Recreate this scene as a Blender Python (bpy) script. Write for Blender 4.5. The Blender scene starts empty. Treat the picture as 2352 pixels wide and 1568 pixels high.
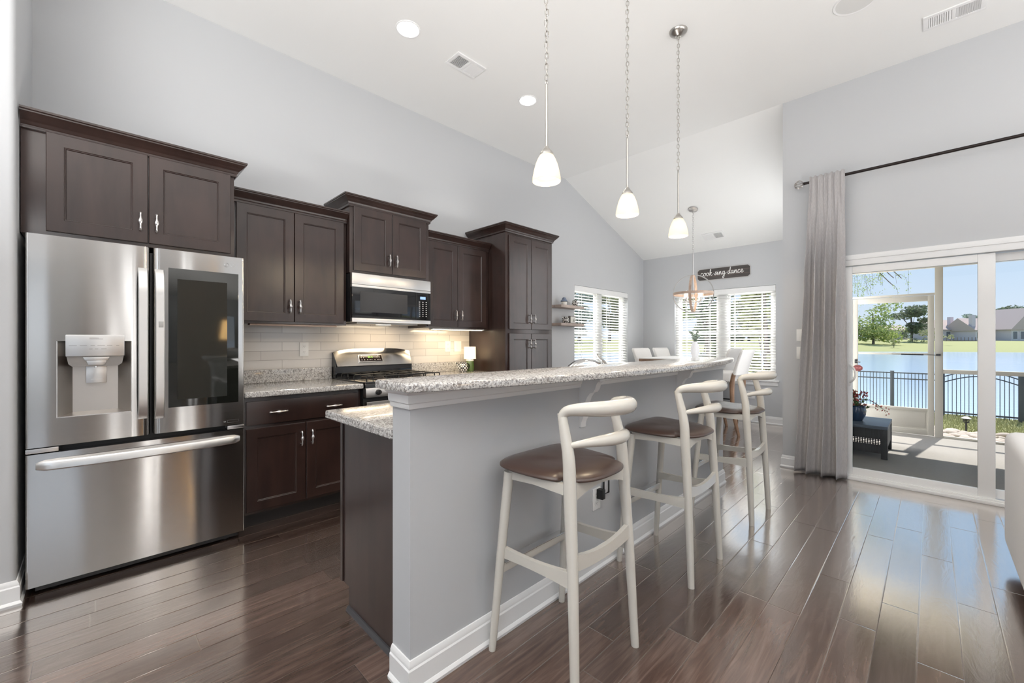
import bpy, bmesh, math, random
from mathutils import Vector, Matrix, noise
R = math.radians
PI = math.pi
random.seed(7)
S = bpy.context.scene
C = S.collection

# ------------------------------------------------------------------ camera, world, sun, area lights, exposure
cam = bpy.data.objects.new('camera', bpy.data.cameras.new('camera')); C.objects.link(cam)
cam.location = (0, 0, 1.24); cam.rotation_euler = (R(90), 0, R(45.1045 - 90))
cam.data.sensor_width = 36; cam.data.lens = 36 * 959.494 / 2352
cam.data.clip_start = 0.05; cam.data.clip_end = 2000
S.camera = cam
S.view_settings.view_transform = 'Standard'; S.view_settings.look = 'None'
S.view_settings.gamma = 1; S.view_settings.use_curve_mapping = False
S.view_settings.exposure = 0.16
S.cycles.max_bounces = 10; S.cycles.diffuse_bounces = 6; S.cycles.glossy_bounces = 5
S.cycles.transparent_max_bounces = 24; S.cycles.transmission_bounces = 6
S.cycles.caustics_reflective = False; S.cycles.caustics_refractive = False
S.cycles.sample_clamp_indirect = 6

W = bpy.data.worlds.new('sky'); S.world = W; W.use_nodes = True
wn = W.node_tree; wn.nodes.clear()
wo = wn.nodes.new('ShaderNodeOutputWorld'); wb = wn.nodes.new('ShaderNodeBackground')
wt = wn.nodes.new('ShaderNodeTexCoord'); ws = wn.nodes.new('ShaderNodeSeparateXYZ'); wr = wn.nodes.new('ShaderNodeValToRGB')
wn.links.new(wt.outputs['Generated'], ws.inputs[0]); wn.links.new(ws.outputs['Z'], wr.inputs[0])
wr.color_ramp.elements[0].position = 0.0; wr.color_ramp.elements[0].color = (0.76, 0.87, 0.99, 1)
wr.color_ramp.elements[1].position = 0.7; wr.color_ramp.elements[1].color = (0.25, 0.47, 0.85, 1)
e = wr.color_ramp.elements.new(0.16); e.color = (0.56, 0.75, 0.97, 1)
wn.links.new(wr.outputs[0], wb.inputs[0]); wb.inputs[1].default_value = 0.86
wn.links.new(wb.outputs[0], wo.inputs[0])

def lamp(name, typ, loc, energy, color=(1, 1, 1), aim=None, size=None, **kw):
    l = bpy.data.lights.new(name, typ); l.energy = energy; l.color = color
    o = bpy.data.objects.new(name, l); C.objects.link(o); o.location = loc
    if aim is not None:
        o.rotation_euler = Vector(aim).to_track_quat('-Z', 'Y').to_euler()
    if typ == 'AREA' and size:
        l.shape = 'RECTANGLE'; l.size, l.size_y = size
    for k, v in kw.items(): setattr(l, k, v)
    return o
lamp('sun', 'SUN', (20, -3, 25), 6.2, (1.0, 0.95, 0.86), aim=(-0.573, 0.089, -0.815), angle=R(0.6))
# daylight through the living-room windows behind and beside the camera
lamp('daylight_living_window_back', 'AREA', (-3.55, -1.6, 1.75), 16, (0.97, 0.98, 1.0), aim=(1, 0.12, 0.3), size=(3.0, 2.0))
# added unseen fill lights facing up, bounced off the white ceiling
for q in ((-1.2, -0.5, 105), (1.5, -1.9, 62), (3.5, -2.8, 46), (-1.7, 1.0, 115)):
    lamp('ceiling_fill_light', 'AREA', (q[0], q[1], 1.6), q[2], (1.0, 0.985, 0.965), aim=(0, 0, 1), size=(1.5, 1.5))
# added fill light hidden behind the bar, facing up to brighten the ceiling
lamp('island_fill_light', 'AREA', (2.5, 1.78, .95), 21, (1.0, 0.98, 0.96), aim=(0, 0, 1), size=(2.6, .34))
# daylight coming down and up through the dining windows and down through the sliding door
lamp('daylight_dining_window', 'AREA', (7.75, 2.4, 2.62), 210, (1.0, 0.99, 0.975), aim=(-1, 0, -0.55), size=(1.6, 0.7))
lamp('ground_bounce_dining_window', 'AREA', (7.75, 2.4, 0.2), 270, (1.0, 0.98, 0.94), aim=(-1, 0, 0.75), size=(1.6, 0.7))
lamp('daylight_side_window', 'AREA', (5.85, 4.45, 2.6), 130, (1.0, 0.99, 0.975), aim=(0, -1, -0.55), size=(1.6, 0.8))
lamp('ground_bounce_side_window', 'AREA', (5.85, 4.45, 0.2), 130, (1.0, 0.98, 0.94), aim=(0, -1, 0.75), size=(1.6, 0.7))

# ------------------------------------------------------------------ materials
def M(name, col=(.8, .8, .8), rough=.5, metal=0., spec=.5, coat=0., coat_rough=.1, ior=1.5, sheen=0., emis=None, estr=0., trans=0.):
    m = bpy.data.materials.new(name); m.use_nodes = True
    b = m.node_tree.nodes['Principled BSDF']
    b.inputs['Base Color'].default_value = (*col, 1); b.inputs['Roughness'].default_value = rough
    b.inputs['Metallic'].default_value = metal; b.inputs['Specular IOR Level'].default_value = spec
    b.inputs['Coat Weight'].default_value = coat; b.inputs['Coat Roughness'].default_value = coat_rough
    b.inputs['IOR'].default_value = ior; b.inputs['Sheen Weight'].default_value = sheen
    b.inputs['Transmission Weight'].default_value = trans
    if emis: b.inputs['Emission Color'].default_value = (*emis, 1); b.inputs['Emission Strength'].default_value = estr
    return m
class NT:
    """tiny node helper"""
    def __init__(s, m): s.m = m; s.t = m.node_tree; s.b = s.t.nodes.get('Principled BSDF')
    def n(s, typ, **kw):
        x = s.t.nodes.new(typ)
        for k, v in kw.items(): setattr(x, k, v)
        return x
    def l(s, a, b): s.t.links.new(a, b)
    def coord(s, kind='Object', scale=(1, 1, 1), loc=(0, 0, 0)):
        tc = s.n('ShaderNodeTexCoord'); mp = s.n('ShaderNodeMapping')
        mp.inputs['Scale'].default_value = scale; mp.inputs['Location'].default_value = loc
        s.l(tc.outputs[kind], mp.inputs[0]); return mp.outputs[0]
    def noise(s, vec, scale=5, detail=4, rough=.5, dist=0.):
        x = s.n('ShaderNodeTexNoise'); x.inputs['Scale'].default_value = scale; x.inputs['Detail'].default_value = detail
        x.inputs['Roughness'].default_value = rough; x.inputs['Distortion'].default_value = dist; s.l(vec, x.inputs['Vector']); return x.outputs['Fac']
    def ramp(s, fac, stops, interp='LINEAR'):
        x = s.n('ShaderNodeValToRGB'); r = x.color_ramp; r.interpolation = interp
        while len(r.elements) < len(stops): r.elements.new(.5)
        for e, (p, c) in zip(r.elements, stops): e.position = p; e.color = (*c, 1) if len(c) == 3 else c
        s.l(fac, x.inputs[0]); return x.outputs[0]
    def math(s, op, a, b=None, c=None):
        x = s.n('ShaderNodeMath', operation=op)
        for i, v in enumerate((a, b, c)):
            if v is None: continue
            if isinstance(v, (int, float)): x.inputs[i].default_value = v
            else: s.l(v, x.inputs[i])
        return x.outputs[0]
    def mix(s, fac, a, b, blend='MIX'):
        x = s.n('ShaderNodeMix', data_type='RGBA', blend_type=blend)
        for i, v in ((0, fac), (6, a), (7, b)):
            if isinstance(v, (int, float)): x.inputs[i].default_value = v
            elif isinstance(v, tuple): x.inputs[i].default_value = (*v, 1)
            else: s.l(v, x.inputs[i])
        return x.outputs[2]
    def bump(s, h, strength=.2, dist=.01):
        x = s.n('ShaderNodeBump'); x.inputs['Strength'].default_value = strength; x.inputs['Distance'].default_value = dist
        s.l(h, x.inputs['Height']); s.l(x.outputs[0], s.b.inputs['Normal']); return x
    def col(s, c): s.l(c, s.b.inputs['Base Color'])
    def rgh(s, c): s.l(c, s.b.inputs['Roughness'])

def mat_paint(name, col, rough=.6, bump=.04):
    m = M(name, col, rough, spec=.3); t = NT(m); v = t.coord()
    t.bump(t.noise(v, 160, 2), bump, .002)
    f = t.noise(v, 1.3, 2); t.col(t.mix(f, tuple(c * .985 for c in col), tuple(min(1, c * 1.015) for c in col)))
    return m
PAINT = mat_paint('grey_wall_paint', (.545, .555, .57))
CEIL = mat_paint('white_ceiling_paint', (.86, .86, .85))
TRIM = M('white_trim_paint', (.84, .84, .84), .35); NT(TRIM).bump(NT(TRIM).noise(NT(TRIM).coord(), 60, 2), .02, .002)
WHITE = M('white_plastic', (.85, .85, .84), .35)

def mat_floor():
    m = M('dark_wood_planks', rough=.2); t = NT(m)
    tc = t.n('ShaderNodeTexCoord'); sp = t.n('ShaderNodeSeparateXYZ'); t.l(tc.outputs['Object'], sp.inputs[0])
    X, Y = sp.outputs[0], sp.outputs[1]
    w = .127
    v = t.math('DIVIDE', t.math('SUBTRACT', Y, .04), w); row = t.math('FLOOR', v); fv = t.math('FRACT', v)
    wn_ = t.n('ShaderNodeTexWhiteNoise', noise_dimensions='1D'); t.l(row, wn_.inputs['W'])
    L = 1.15
    u = t.math('DIVIDE', t.math('ADD', X, t.math('MULTIPLY', wn_.outputs['Value'], 7.3)), L); col_ = t.math('FLOOR', u); fu = t.math('FRACT', u)
    cv = t.n('ShaderNodeCombineXYZ'); t.l(row, cv.inputs[0]); t.l(col_, cv.inputs[1])
    w2 = t.n('ShaderNodeTexWhiteNoise', noise_dimensions='2D'); t.l(cv.outputs[0], w2.inputs['Vector'])
    rnd = w2.outputs['Value']
    # seams
    ev = t.math('MULTIPLY', t.math('MINIMUM', fv, t.math('SUBTRACT', 1., fv)), w)
    eu = t.math('MULTIPLY', t.math('MINIMUM', fu, t.math('SUBTRACT', 1., fu)), L)
    ed = t.math('MINIMUM', ev, eu)
    seam = t.math('LESS_THAN', ed, .0010)
    bev = t.math('MINIMUM', t.math('DIVIDE', ed, .0032), 1.)
    # grain: stretched noise with a per-plank shift
    gv = t.n('ShaderNodeCombineXYZ'); t.l(t.math('ADD', t.math('MULTIPLY', X, 1.6), t.math('MULTIPLY', rnd, 40.)), gv.inputs[0])
    t.l(t.math('MULTIPLY', Y, 22.), gv.inputs[1]); t.l(t.math('MULTIPLY', rnd, 30.), gv.inputs[2])
    g = t.noise(gv.outputs[0], 1.6, 6, .6, 1.2)
    g2v = t.n('ShaderNodeCombineXYZ'); t.l(t.math('ADD', t.math('MULTIPLY', X, 2.5), t.math('MULTIPLY', rnd, 17.)), g2v.inputs[0])
    t.l(t.math('MULTIPLY', Y, 9.), g2v.inputs[1]); t.l(rnd, g2v.inputs[2])
    g2 = t.noise(g2v.outputs[0], 1.4, 4, .55, 2.5)
    c = t.ramp(g, [(.25, (.052, .031, .025)), (.5, (.112, .071, .057)), (.72, (.185, .128, .106))])
    tint = t.ramp(rnd, [(0, (.62, .60, .60)), (.5, (1., .98, .96)), (1, (1.35, 1.28, 1.25))])
    c = t.mix(1., c, tint, 'MULTIPLY')
    c = t.mix(t.math('MULTIPLY', g2, .35), c, (.10, .075, .065))
    c = t.mix(seam, c, (.16, .12, .10))  # paler seam colour paints in the glint of the plank bevels
    t.col(c)
    h = t.math('ADD', t.math('MULTIPLY', bev, .8), t.math('ADD', t.math('MULTIPLY', g2, .55), t.math('MULTIPLY', g, .22)))
    bm_ = t.bump(h, .35, .0022)
    t.rgh(t.math('ADD', t.math('MULTIPLY', g, .12), .13))
    # thick varnish: a strong Fresnel gloss over the wood
    fr = t.n('ShaderNodeFresnel'); fr.inputs[0].default_value = 1.5; t.l(bm_.outputs[0], fr.inputs['Normal'])
    fac = t.ramp(fr.outputs[0], [(0, (.0,) * 3), (.045, (.035,) * 3), (.065, (.09,) * 3), (.095, (.24,) * 3), (.135, (.72,) * 3), (1, (1,) * 3)])
    gl = t.n('ShaderNodeBsdfGlossy'); gl.inputs['Color'].default_value = (1, .965, .925, 1); t.l(bm_.outputs[0], gl.inputs['Normal'])
    t.l(t.math('ADD', t.math('MULTIPLY', g, .10), .10), gl.inputs['Roughness'])
    t.b.inputs['Specular IOR Level'].default_value = .2
    mx = t.n('ShaderNodeMixShader'); t.l(fac, mx.inputs[0]); t.l(t.b.outputs[0], mx.inputs[1]); t.l(gl.outputs[0], mx.inputs[2])
    t.l(mx.outputs[0], t.t.nodes['Material Output'].inputs[0])
    return m
FLOOR = mat_floor()

def mat_wood(name, dark, light, rough=.32, coat=.3, stretch=(2, 2, 14), scale=1.5):
    m = M(name, dark, rough, coat=coat, coat_rough=.22); t = NT(m)
    f = t.noise(t.coord(scale=(1 / stretch[0] * 14, 1 / stretch[1] * 14, 14 / stretch[2])), scale, 5, .55, .6)
    cl = t.noise(t.coord(), 3.2, 2)
    c = t.mix(t.ramp(f, [(.3, (0, 0, 0)), (.7, (1, 1, 1))]), dark, light)
    c = t.mix(t.math('MULTIPLY', t.ramp(cl, [(.45, (0, 0, 0)), (.75, (1, 1, 1))]), .5), c, tuple(min(1, x * 1.6) for x in light))
    t.col(c); t.bump(f, .05, .001); return m
ESP = mat_wood('espresso_cabinet_wood', (.020, .0100, .0082), (.033, .0165, .0130), .38, 1.0)
ESP.node_tree.nodes['Principled BSDF'].inputs['Specular IOR Level'].default_value = .12; ESP.node_tree.nodes['Principled BSDF'].inputs['Coat IOR'].default_value = 1.55; ESP.node_tree.nodes['Principled BSDF'].inputs['Coat Roughness'].default_value = .27
ESPD = M('dark_toe_kick', (.012, .009, .009), .5)
WALN = mat_wood('walnut_wood', (.13, .072, .042), (.24, .145, .09), .45, .05, (14, 2, 2), 2)
LIGHTWOOD = mat_wood('pale_driftwood', (.36, .25, .19), (.52, .39, .31), .5, 0, (14, 2, 2), 2)
SHELFW = mat_wood('grey_brown_shelf_wood', (.30, .24, .21), (.46, .38, .34), .55, 0, (14, 2, 2), 2)

def mat_steel(name, col=(.50, .482, .465), rough=.17, aniso=.85, rot=.25):
    m = M(name, col, rough, 1.); t = NT(m)
    t.b.inputs['Anisotropic'].default_value = aniso; t.b.inputs['Anisotropic Rotation'].default_value = rot
    tg = t.n('ShaderNodeTangent', direction_type='RADIAL', axis='Z'); t.l(tg.outputs[0], t.b.inputs['Tangent'])
    f = t.noise(t.coord(scale=(3, 3, 420)), 1.5, 3); t.col(t.mix(f, tuple(c * .96 for c in col), col))
    t.rgh(t.math('ADD', t.math('MULTIPLY', f, .06), rough - .03))
    wv = t.noise(t.coord(scale=(5.5, 5.5, .5)), 1.0, 1); t.bump(wv, .10, .03)
    return m
STEEL = mat_steel('brushed_stainless')
STEELP = mat_steel('satin_stainless_handle', (.66, .65, .64), .3, .3)
NICKEL = M('brushed_nickel', (.50, .48, .45), .28, 1.)
CHROME = M('chrome', (.75, .75, .75), .1, 1.)
PEWTER = M('pewter_pull', (.55, .53, .52), .3, 1.)
BLACKG = M('black_gloss', (.006, .006, .007), .06, spec=.6)
BLACKP = M('black_plastic', (.012, .012, .013), .4)
BLACKM = M('black_cast_iron', (.02, .019, .018), .45)
DARKGLASS = M('smoked_door_glass', (.012, .013, .011), .04, spec=.7)
BRONZE = M('dark_bronze_rod', (.025, .018, .016), .4, .6)
FENCE = M('black_aluminium', (.035, .045, .055), .5)

def mat_granite():
    m = M('speckled_granite', rough=.12, coat=.4, coat_rough=.05); t = NT(m); v = t.coord()
    n1 = t.noise(v, 135, 5, .62, .6); n2 = t.noise(v, 280, 3, .6); n3 = t.noise(v, 85, 4, .6, 1.0); n4 = t.noise(v, 8, 2)
    c = t.ramp(n1, [(.36, (.13, .125, .125)), (.43, (.38, .365, .355)), (.51, (.62, .60, .575)), (.63, (.74, .725, .70))])
    c = t.mix(t.ramp(n3, [(.40, (1, 1, 1)), (.47, (0, 0, 0))]), c, (.23, .205, .19))
    c = t.mix(t.ramp(n3, [(.60, (0, 0, 0)), (.68, (1, 1, 1))]), c, (.47, .42, .375))
    c = t.mix(t.ramp(n2, [(.28, (1, 1, 1)), (.36, (0, 0, 0))]), c, (.045, .043, .045))
    t.col(c); return m
GRAN = mat_granite()

def mat_tile():
    m = M('glazed_wall_tile', rough=.12, coat=.3); t = NT(m)
    tc = t.n('ShaderNodeTexCoord'); sp = t.n('ShaderNodeSeparateXYZ'); t.l(tc.outputs['Object'], sp.inputs[0])
    cb = t.n('ShaderNodeCombineXYZ'); t.l(t.math('SUBTRACT', sp.outputs[0], .62), cb.inputs[0]); t.l(t.math('SUBTRACT', sp.outputs[2], 1.016), cb.inputs[1])
    br = t.n('ShaderNodeTexBrick'); t.l(cb.outputs[0], br.inputs['Vector'])
    br.offset = .5; br.inputs['Scale'].default_value = 1; br.inputs['Brick Width'].default_value = .305; br.inputs['Row Height'].default_value = .0735
    br.inputs['Mortar Size'].default_value = .0016; br.inputs['Mortar Smooth'].default_value = .2; br.inputs['Bias'].default_value = 0
    br.inputs['Color1'].default_value = (.61, .57, .53, 1); br.inputs['Color2'].default_value = (.74, .70, .65, 1); br.inputs['Mortar'].default_value = (.30, .275, .25, 1)
    n = t.noise(t.coord(scale=(6, 6, 14)), 2., 4)
    t.col(t.mix(t.math('MULTIPLY', n, .22), br.outputs['Color'], (.70, .67, .63)))
    h = t.math('ADD', t.math('MULTIPLY', br.outputs['Fac'], -1.), t.math('MULTIPLY', n, .5)); t.bump(h, .25, .003)
    return m
TILE = mat_tile()
LACQ = M('cream_lacquer', (.66, .63, .57), .18, coat=.6, coat_rough=.06)
def mat_leather():
    m = M('brown_leather', (.075, .044, .034), .3, coat=.4, coat_rough=.25); t = NT(m); v = t.coord()
    t.bump(t.noise(v, 220, 3), .06, .001); t.rgh(t.ramp(t.noise(v, 9, 3), [(0, (.26,) * 3), (1, (.42,) * 3)])); return m
LEATH = mat_leather()
def mat_fabric(name, a, b, sc=(60, 60, 6), bump=.15, rough=.9):
    m = M(name, a, rough, spec=.15, sheen=.2); t = NT(m)
    f = t.noise(t.coord(scale=sc), 6, 4, .65); t.col(t.mix(t.ramp(f, [(.3, (0, 0, 0)), (.7, (1, 1, 1))]), a, b)); t.bump(t.noise(t.coord(), 700, 2), bump, .002); return m
CURT = mat_fabric('taupe_linen_curtain', (.385, .370, .373), (.535, .515, .514))
LINEN = mat_fabric('oatmeal_linen', (.62, .605, .585), (.72, .70, .68), (40, 40, 40))
def mat_sofa():
    m = M('white_knit_upholstery', (.80, .80, .81), .85, spec=.2, sheen=.2); t = NT(m); v = t.coord()
    w = t.n('ShaderNodeTexWave', wave_type='RINGS', rings_direction='SPHERICAL'); w.inputs['Scale'].default_value = 22; w.inputs['Distortion'].default_value = .8
    t.l(v, w.inputs[0]); t.bump(t.math('ADD', w.outputs['Fac'], t.math('MULTIPLY', t.noise(v, 500, 2), .6)), .05, .003); return m
SOFA = mat_sofa()
def mat_glass(name='clear_glass', tint=(1, 1, 1), base=.05):
    m = bpy.data.materials.new(name); m.use_nodes = True; t = m.node_tree; t.nodes.clear()
    o = t.nodes.new('ShaderNodeOutputMaterial'); mx = t.nodes.new('ShaderNodeMixShader'); tr = t.nodes.new('ShaderNodeBsdfTransparent'); gl = t.nodes.new('ShaderNodeBsdfGlossy')
    fr = t.nodes.new('ShaderNodeFresnel'); fr.inputs[0].default_value = 1.35
    tr.inputs[0].default_value = (*tint, 1); gl.inputs['Roughness'].default_value = 0.0
    ge = t.nodes.new('ShaderNodeNewGeometry'); sb = t.nodes.new('ShaderNodeMath'); sb.operation = 'SUBTRACT'; sb.inputs[0].default_value = 1; t.links.new(ge.outputs['Backfacing'], sb.inputs[1])
    mu = t.nodes.new('ShaderNodeMath'); mu.operation = 'MULTIPLY'; t.links.new(fr.outputs[0], mu.inputs[0]); t.links.new(sb.outputs[0], mu.inputs[1])
    t.links.new(mu.outputs[0], mx.inputs[0]); t.links.new(tr.outputs[0], mx.inputs[1]); t.links.new(gl.outputs[0], mx.inputs[2]); t.links.new(mx.outputs[0], o.inputs[0]); return m
GLASS = mat_glass()
def mat_shade(name, col, emis, estr, mixf=.55):
    m = bpy.data.materials.new(name); m.use_nodes = True; t = m.node_tree; t.nodes.clear()
    o = t.nodes.new('ShaderNodeOutputMaterial'); a = t.nodes.new('ShaderNodeAddShader'); mx = t.nodes.new('ShaderNodeMixShader')
    tl = t.nodes.new('ShaderNodeBsdfTranslucent'); df = t.nodes.new('ShaderNodeBsdfPrincipled'); em = t.nodes.new('ShaderNodeEmission')
    tl.inputs[0].default_value = (*col, 1); df.inputs['Base Color'].default_value = (*col, 1); df.inputs['Roughness'].default_value = .3
    em.inputs[0].default_value = (*emis, 1); em.inputs[1].default_value = estr; mx.inputs[0].default_value = mixf
    t.links.new(df.outputs[0], mx.inputs[1]); t.links.new(tl.outputs[0], mx.inputs[2]); t.links.new(mx.outputs[0], a.inputs[0]); t.links.new(em.outputs[0], a.inputs[1]); t.links.new(a.outputs[0], o.inputs[0]); return m
SHADE = mat_shade('frosted_amber_glass', (.93, .86, .77), (1, .74, .46), .10)
LSHADE = mat_shade('white_lamp_shade', (.9, .86, .78), (1, .84, .6), .35)
BULB = M('lit_bulb', (1, 1, 1), .5, emis=(1, .86, .66), estr=9)
CANL = M('lit_can_lens', (1, 1, 1), .5, emis=(1, .98, .95), estr=14)
CANDLE = M('lit_candle_bulb', (1, 1, 1), .5, emis=(1, .82, .58), estr=2.2)
GREEND = M('green_display', (0, 0, 0), .4, emis=(.42, .9, .10), estr=1.1)
BLUED = M('blue_display', (0, 0, 0), .4, emis=(.35, .55, 1.), estr=1.2)
LEDW = M('warm_under_cabinet_strip', (1, .95, .85), .4, emis=(1, .82, .56), estr=5)
MARK = M('grey_printed_mark', (.33, .31, .30), .5)
MARKL = M('pale_printed_mark', (.62, .60, .58), .5)
def mat_checker(name, sc=55):
    m = M(name, rough=.25); t = NT(m); ck = t.n('ShaderNodeTexChecker'); ck.inputs['Scale'].default_value = sc
    ck.inputs['Color1'].default_value = (.02, .02, .02, 1); ck.inputs['Color2'].default_value = (.8, .78, .74, 1)
    t.l(t.coord(loc=(.003, .003, .003)), ck.inputs[0]); t.col(ck.outputs[0]); return m
CHECK = mat_checker('black_and_white_checks')

# ------------------------------------------------------------------ mesh builder
OFF = {}
def off(o): return OFF.get(o.name, Vector((0, 0, 0))) if o else Vector((0, 0, 0))
class B:
    def __init__(s): s.bm = bmesh.new()
    def add(s, bm2, mtx=None):
        if mtx is not None: bmesh.ops.transform(bm2, matrix=mtx, verts=bm2.verts)
        me = bpy.data.meshes.new('tmp'); bm2.to_mesh(me); bm2.free(); s.bm.from_mesh(me); bpy.data.meshes.remove(me); return s
    def box(s, x0, x1, y0, y1, z0, z1, bev=0., seg=2, mtx=None):
        b = bmesh.new(); bmesh.ops.create_cube(b, size=1)
        for v in b.verts: v.co = Vector(((x0 + x1) / 2 + v.co.x * (x1 - x0), (y0 + y1) / 2 + v.co.y * (y1 - y0), (z0 + z1) / 2 + v.co.z * (z1 - z0)))
        if bev > 0: bmesh.ops.bevel(b, geom=b.edges[:], offset=bev, segments=seg, profile=.6, affect='EDGES')
        return s.add(b, mtx)
    def prism(s, pts, axis, a, b_, bev=0., mtx=None):
        """extrude a 2-D outline along an axis: axis 0 -> pts are (y,z); 1 -> (x,z); 2 -> (x,y)"""
        b = bmesh.new()
        def P(p, h): return {0: (h, p[0], p[1]), 1: (p[0], h, p[1]), 2: (p[0], p[1], h)}[axis]
        lo = [b.verts.new(P(p, a)) for p in pts]; hi = [b.verts.new(P(p, b_)) for p in pts]
        n = len(pts); b.faces.new(lo); b.faces.new(hi[::-1])
        for i in range(n): b.faces.new((lo[i], hi[i], hi[(i + 1) % n], lo[(i + 1) % n]))
        bmesh.ops.recalc_face_normals(b, faces=b.faces)
        if bev > 0: bmesh.ops.bevel(b, geom=b.edges[:], offset=bev, segments=2, profile=.6, affect='EDGES')
        return s.add(b, mtx)
    def tube(s, pts, rad, n=12, closed=False, cap=True, flat=None):
        """swept round tube; rad a number or list; flat=(a,b) scales the two section axes"""
        pts = [Vector(p) for p in pts]; k = len(pts); rad = [rad] * k if isinstance(rad, (int, float)) else rad
        b = bmesh.new(); rings = []; up = None
        for i, p in enumerate(pts):
            if closed: d = pts[(i + 1) % k] - pts[i - 1]
            else: d = pts[min(i + 1, k - 1)] - pts[max(i - 1, 0)]
            d.normalize()
            if up is None:
                up = Vector((0, 0, 1)) if abs(d.z) < .9 else Vector((0, 1, 0))
            x = up.cross(d)
            if x.length < 1e-5: x = Vector((1, 0, 0)).cross(d)
            x.normalize(); y = d.cross(x); up = y
            fa, fb = flat if flat else (1, 1)
            rings.append([b.verts.new(p + x * (math.cos(a) * rad[i] * fa) + y * (math.sin(a) * rad[i] * fb)) for a in [2 * PI * j / n for j in range(n)]])
        m = k if closed else k - 1
        for i in range(m):
            r0, r1 = rings[i], rings[(i + 1) % k]
            for j in range(n): b.faces.new((r0[j], r0[(j + 1) % n], r1[(j + 1) % n], r1[j]))
        if cap and not closed: b.faces.new(rings[0][::-1]); b.faces.new(rings[-1])
        bmesh.ops.recalc_face_normals(b, faces=b.faces)
        return s.add(b)
    def lathe(s, prof, c=(0, 0, 0), n=32, mtx=None, cap=False):
        b = bmesh.new(); rings = []
        for r, z in prof:
            if r < 1e-5: rings.append([b.verts.new((c[0], c[1], c[2] + z))])
            else: rings.append([b.verts.new((c[0] + r * math.cos(2 * PI * j / n), c[1] + r * math.sin(2 * PI * j / n), c[2] + z)) for j in range(n)])
        for r0, r1 in zip(rings, rings[1:]):
            for j in range(n):
                q = [r0[j % len(r0)], r0[(j + 1) % len(r0)], r1[(j + 1) % len(r1)], r1[j % len(r1)]]
                q2 = []
                for v in q:
                    if v not in q2: q2.append(v)
                if len(q2) > 2:
                    try: b.faces.new(q2)
                    except ValueError: pass
        if cap:
            for r in (rings[0], rings[-1]):
                if len(r) > 2: b.faces.new(r)
        bmesh.ops.recalc_face_normals(b, faces=b.faces)
        return s.add(b, mtx)
    def sweep(s, prof, path, closed=False):
        """profile (out, z) swept along XY path points; out is to the right of travel, corners mitred"""
        b = bmesh.new(); k = len(path); P = [Vector((p[0], p[1])) for p in path]; rings = []
        for i in range(k):
            dirs = []
            if i > 0 or closed: dirs.append((P[i] - P[i - 1]).normalized())
            if i < k - 1 or closed: dirs.append((P[(i + 1) % k] - P[i]).normalized())
            ns = [Vector((d.y, -d.x)) for d in dirs]
            nn = sum(ns, Vector((0, 0))); nn.normalize(); nn = nn / max(.2, nn.dot(ns[0]))
            rings.append([b.verts.new((P[i].x + nn.x * o, P[i].y + nn.y * o, z)) for o, z in prof])
        m = len(prof)
        for i in range(k if closed else k - 1):
            r0, r1 = rings[i], rings[(i + 1) % k]
            for j in range(m): b.faces.new((r0[j], r1[j], r1[(j + 1) % m], r0[(j + 1) % m]))
        if not closed: b.faces.new(rings[0]); b.faces.new(rings[-1][::-1])
        bmesh.ops.recalc_face_normals(b, faces=b.faces)
        return s.add(b)
    def quad(s, *p):
        s.bm.faces.new([s.bm.verts.new(q) for q in p]); return s
    def build(s, name, mat, parent=None, smooth=True, ang=35):
        o_ = off(parent)
        for v in s.bm.verts: v.co -= o_
        me = bpy.data.meshes.new(name); s.bm.to_mesh(me); s.bm.free()
        if smooth:
            for p in me.polygons: p.use_smooth = True
            me.set_sharp_from_angle(angle=R(ang))
        me.materials.append(mat)
        o = bpy.data.objects.new(name, me); C.objects.link(o)
        if parent: o.parent = parent; OFF[o.name] = o_
        return o
def thing(name, loc, label, cat, group=None):
    o = bpy.data.objects.new(name, None); C.objects.link(o); o.location = loc; o.empty_display_size = .1
    OFF[o.name] = Vector(loc); return tag(o, label, cat, group)
def tag(o, label, cat, group=None, kind=None):
    o['label'] = label; o['category'] = cat
    if group: o['group'] = group
    if kind: o['kind'] = kind
    return o
def struct(o, label=None, cat=None):
    o['kind'] = 'structure'
    if label: o['label'] = label; o['category'] = cat
    return o
def dup(root, loc, label, rotz=None):
    r = root.copy(); C.objects.link(r); r.location = loc; r['label'] = label
    if rotz is not None: r.rotation_euler = (0, 0, rotz)
    for ch in list(root.children):
        c = ch.copy(); C.objects.link(c); c.parent = r
        for g in list(ch.children):
            d = g.copy(); C.objects.link(d); d.parent = c
    return r
def text_mesh(body, size, mtx, ext=.0008, spacing=1.):
    cu = bpy.data.curves.new('txt', 'FONT'); cu.body = body; cu.size = size; cu.extrude = ext; cu.align_x = 'CENTER'; cu.align_y = 'CENTER'; cu.space_character = spacing
    o = bpy.data.objects.new('txt', cu); C.objects.link(o); bpy.context.view_layer.update()
    me = bpy.data.meshes.new_from_object(o.evaluated_get(bpy.context.evaluated_depsgraph_get()))
    b = bmesh.new(); b.from_mesh(me); bpy.data.objects.remove(o); bpy.data.curves.remove(cu); bpy.data.meshes.remove(me)
    bmesh.ops.transform(b, matrix=mtx, verts=b.verts); return b
FRONTY = lambda x, y, z: Matrix(((1, 0, 0, x), (0, 0, -1, y), (0, 1, 0, z), (0, 0, 0, 1)))      # text facing -Y
FRONTX = lambda x, y, z: Matrix(((0, 0, -1, x), (-1, 0, 0, y), (0, 1, 0, z), (0, 0, 0, 1)))     # text facing -X
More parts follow.
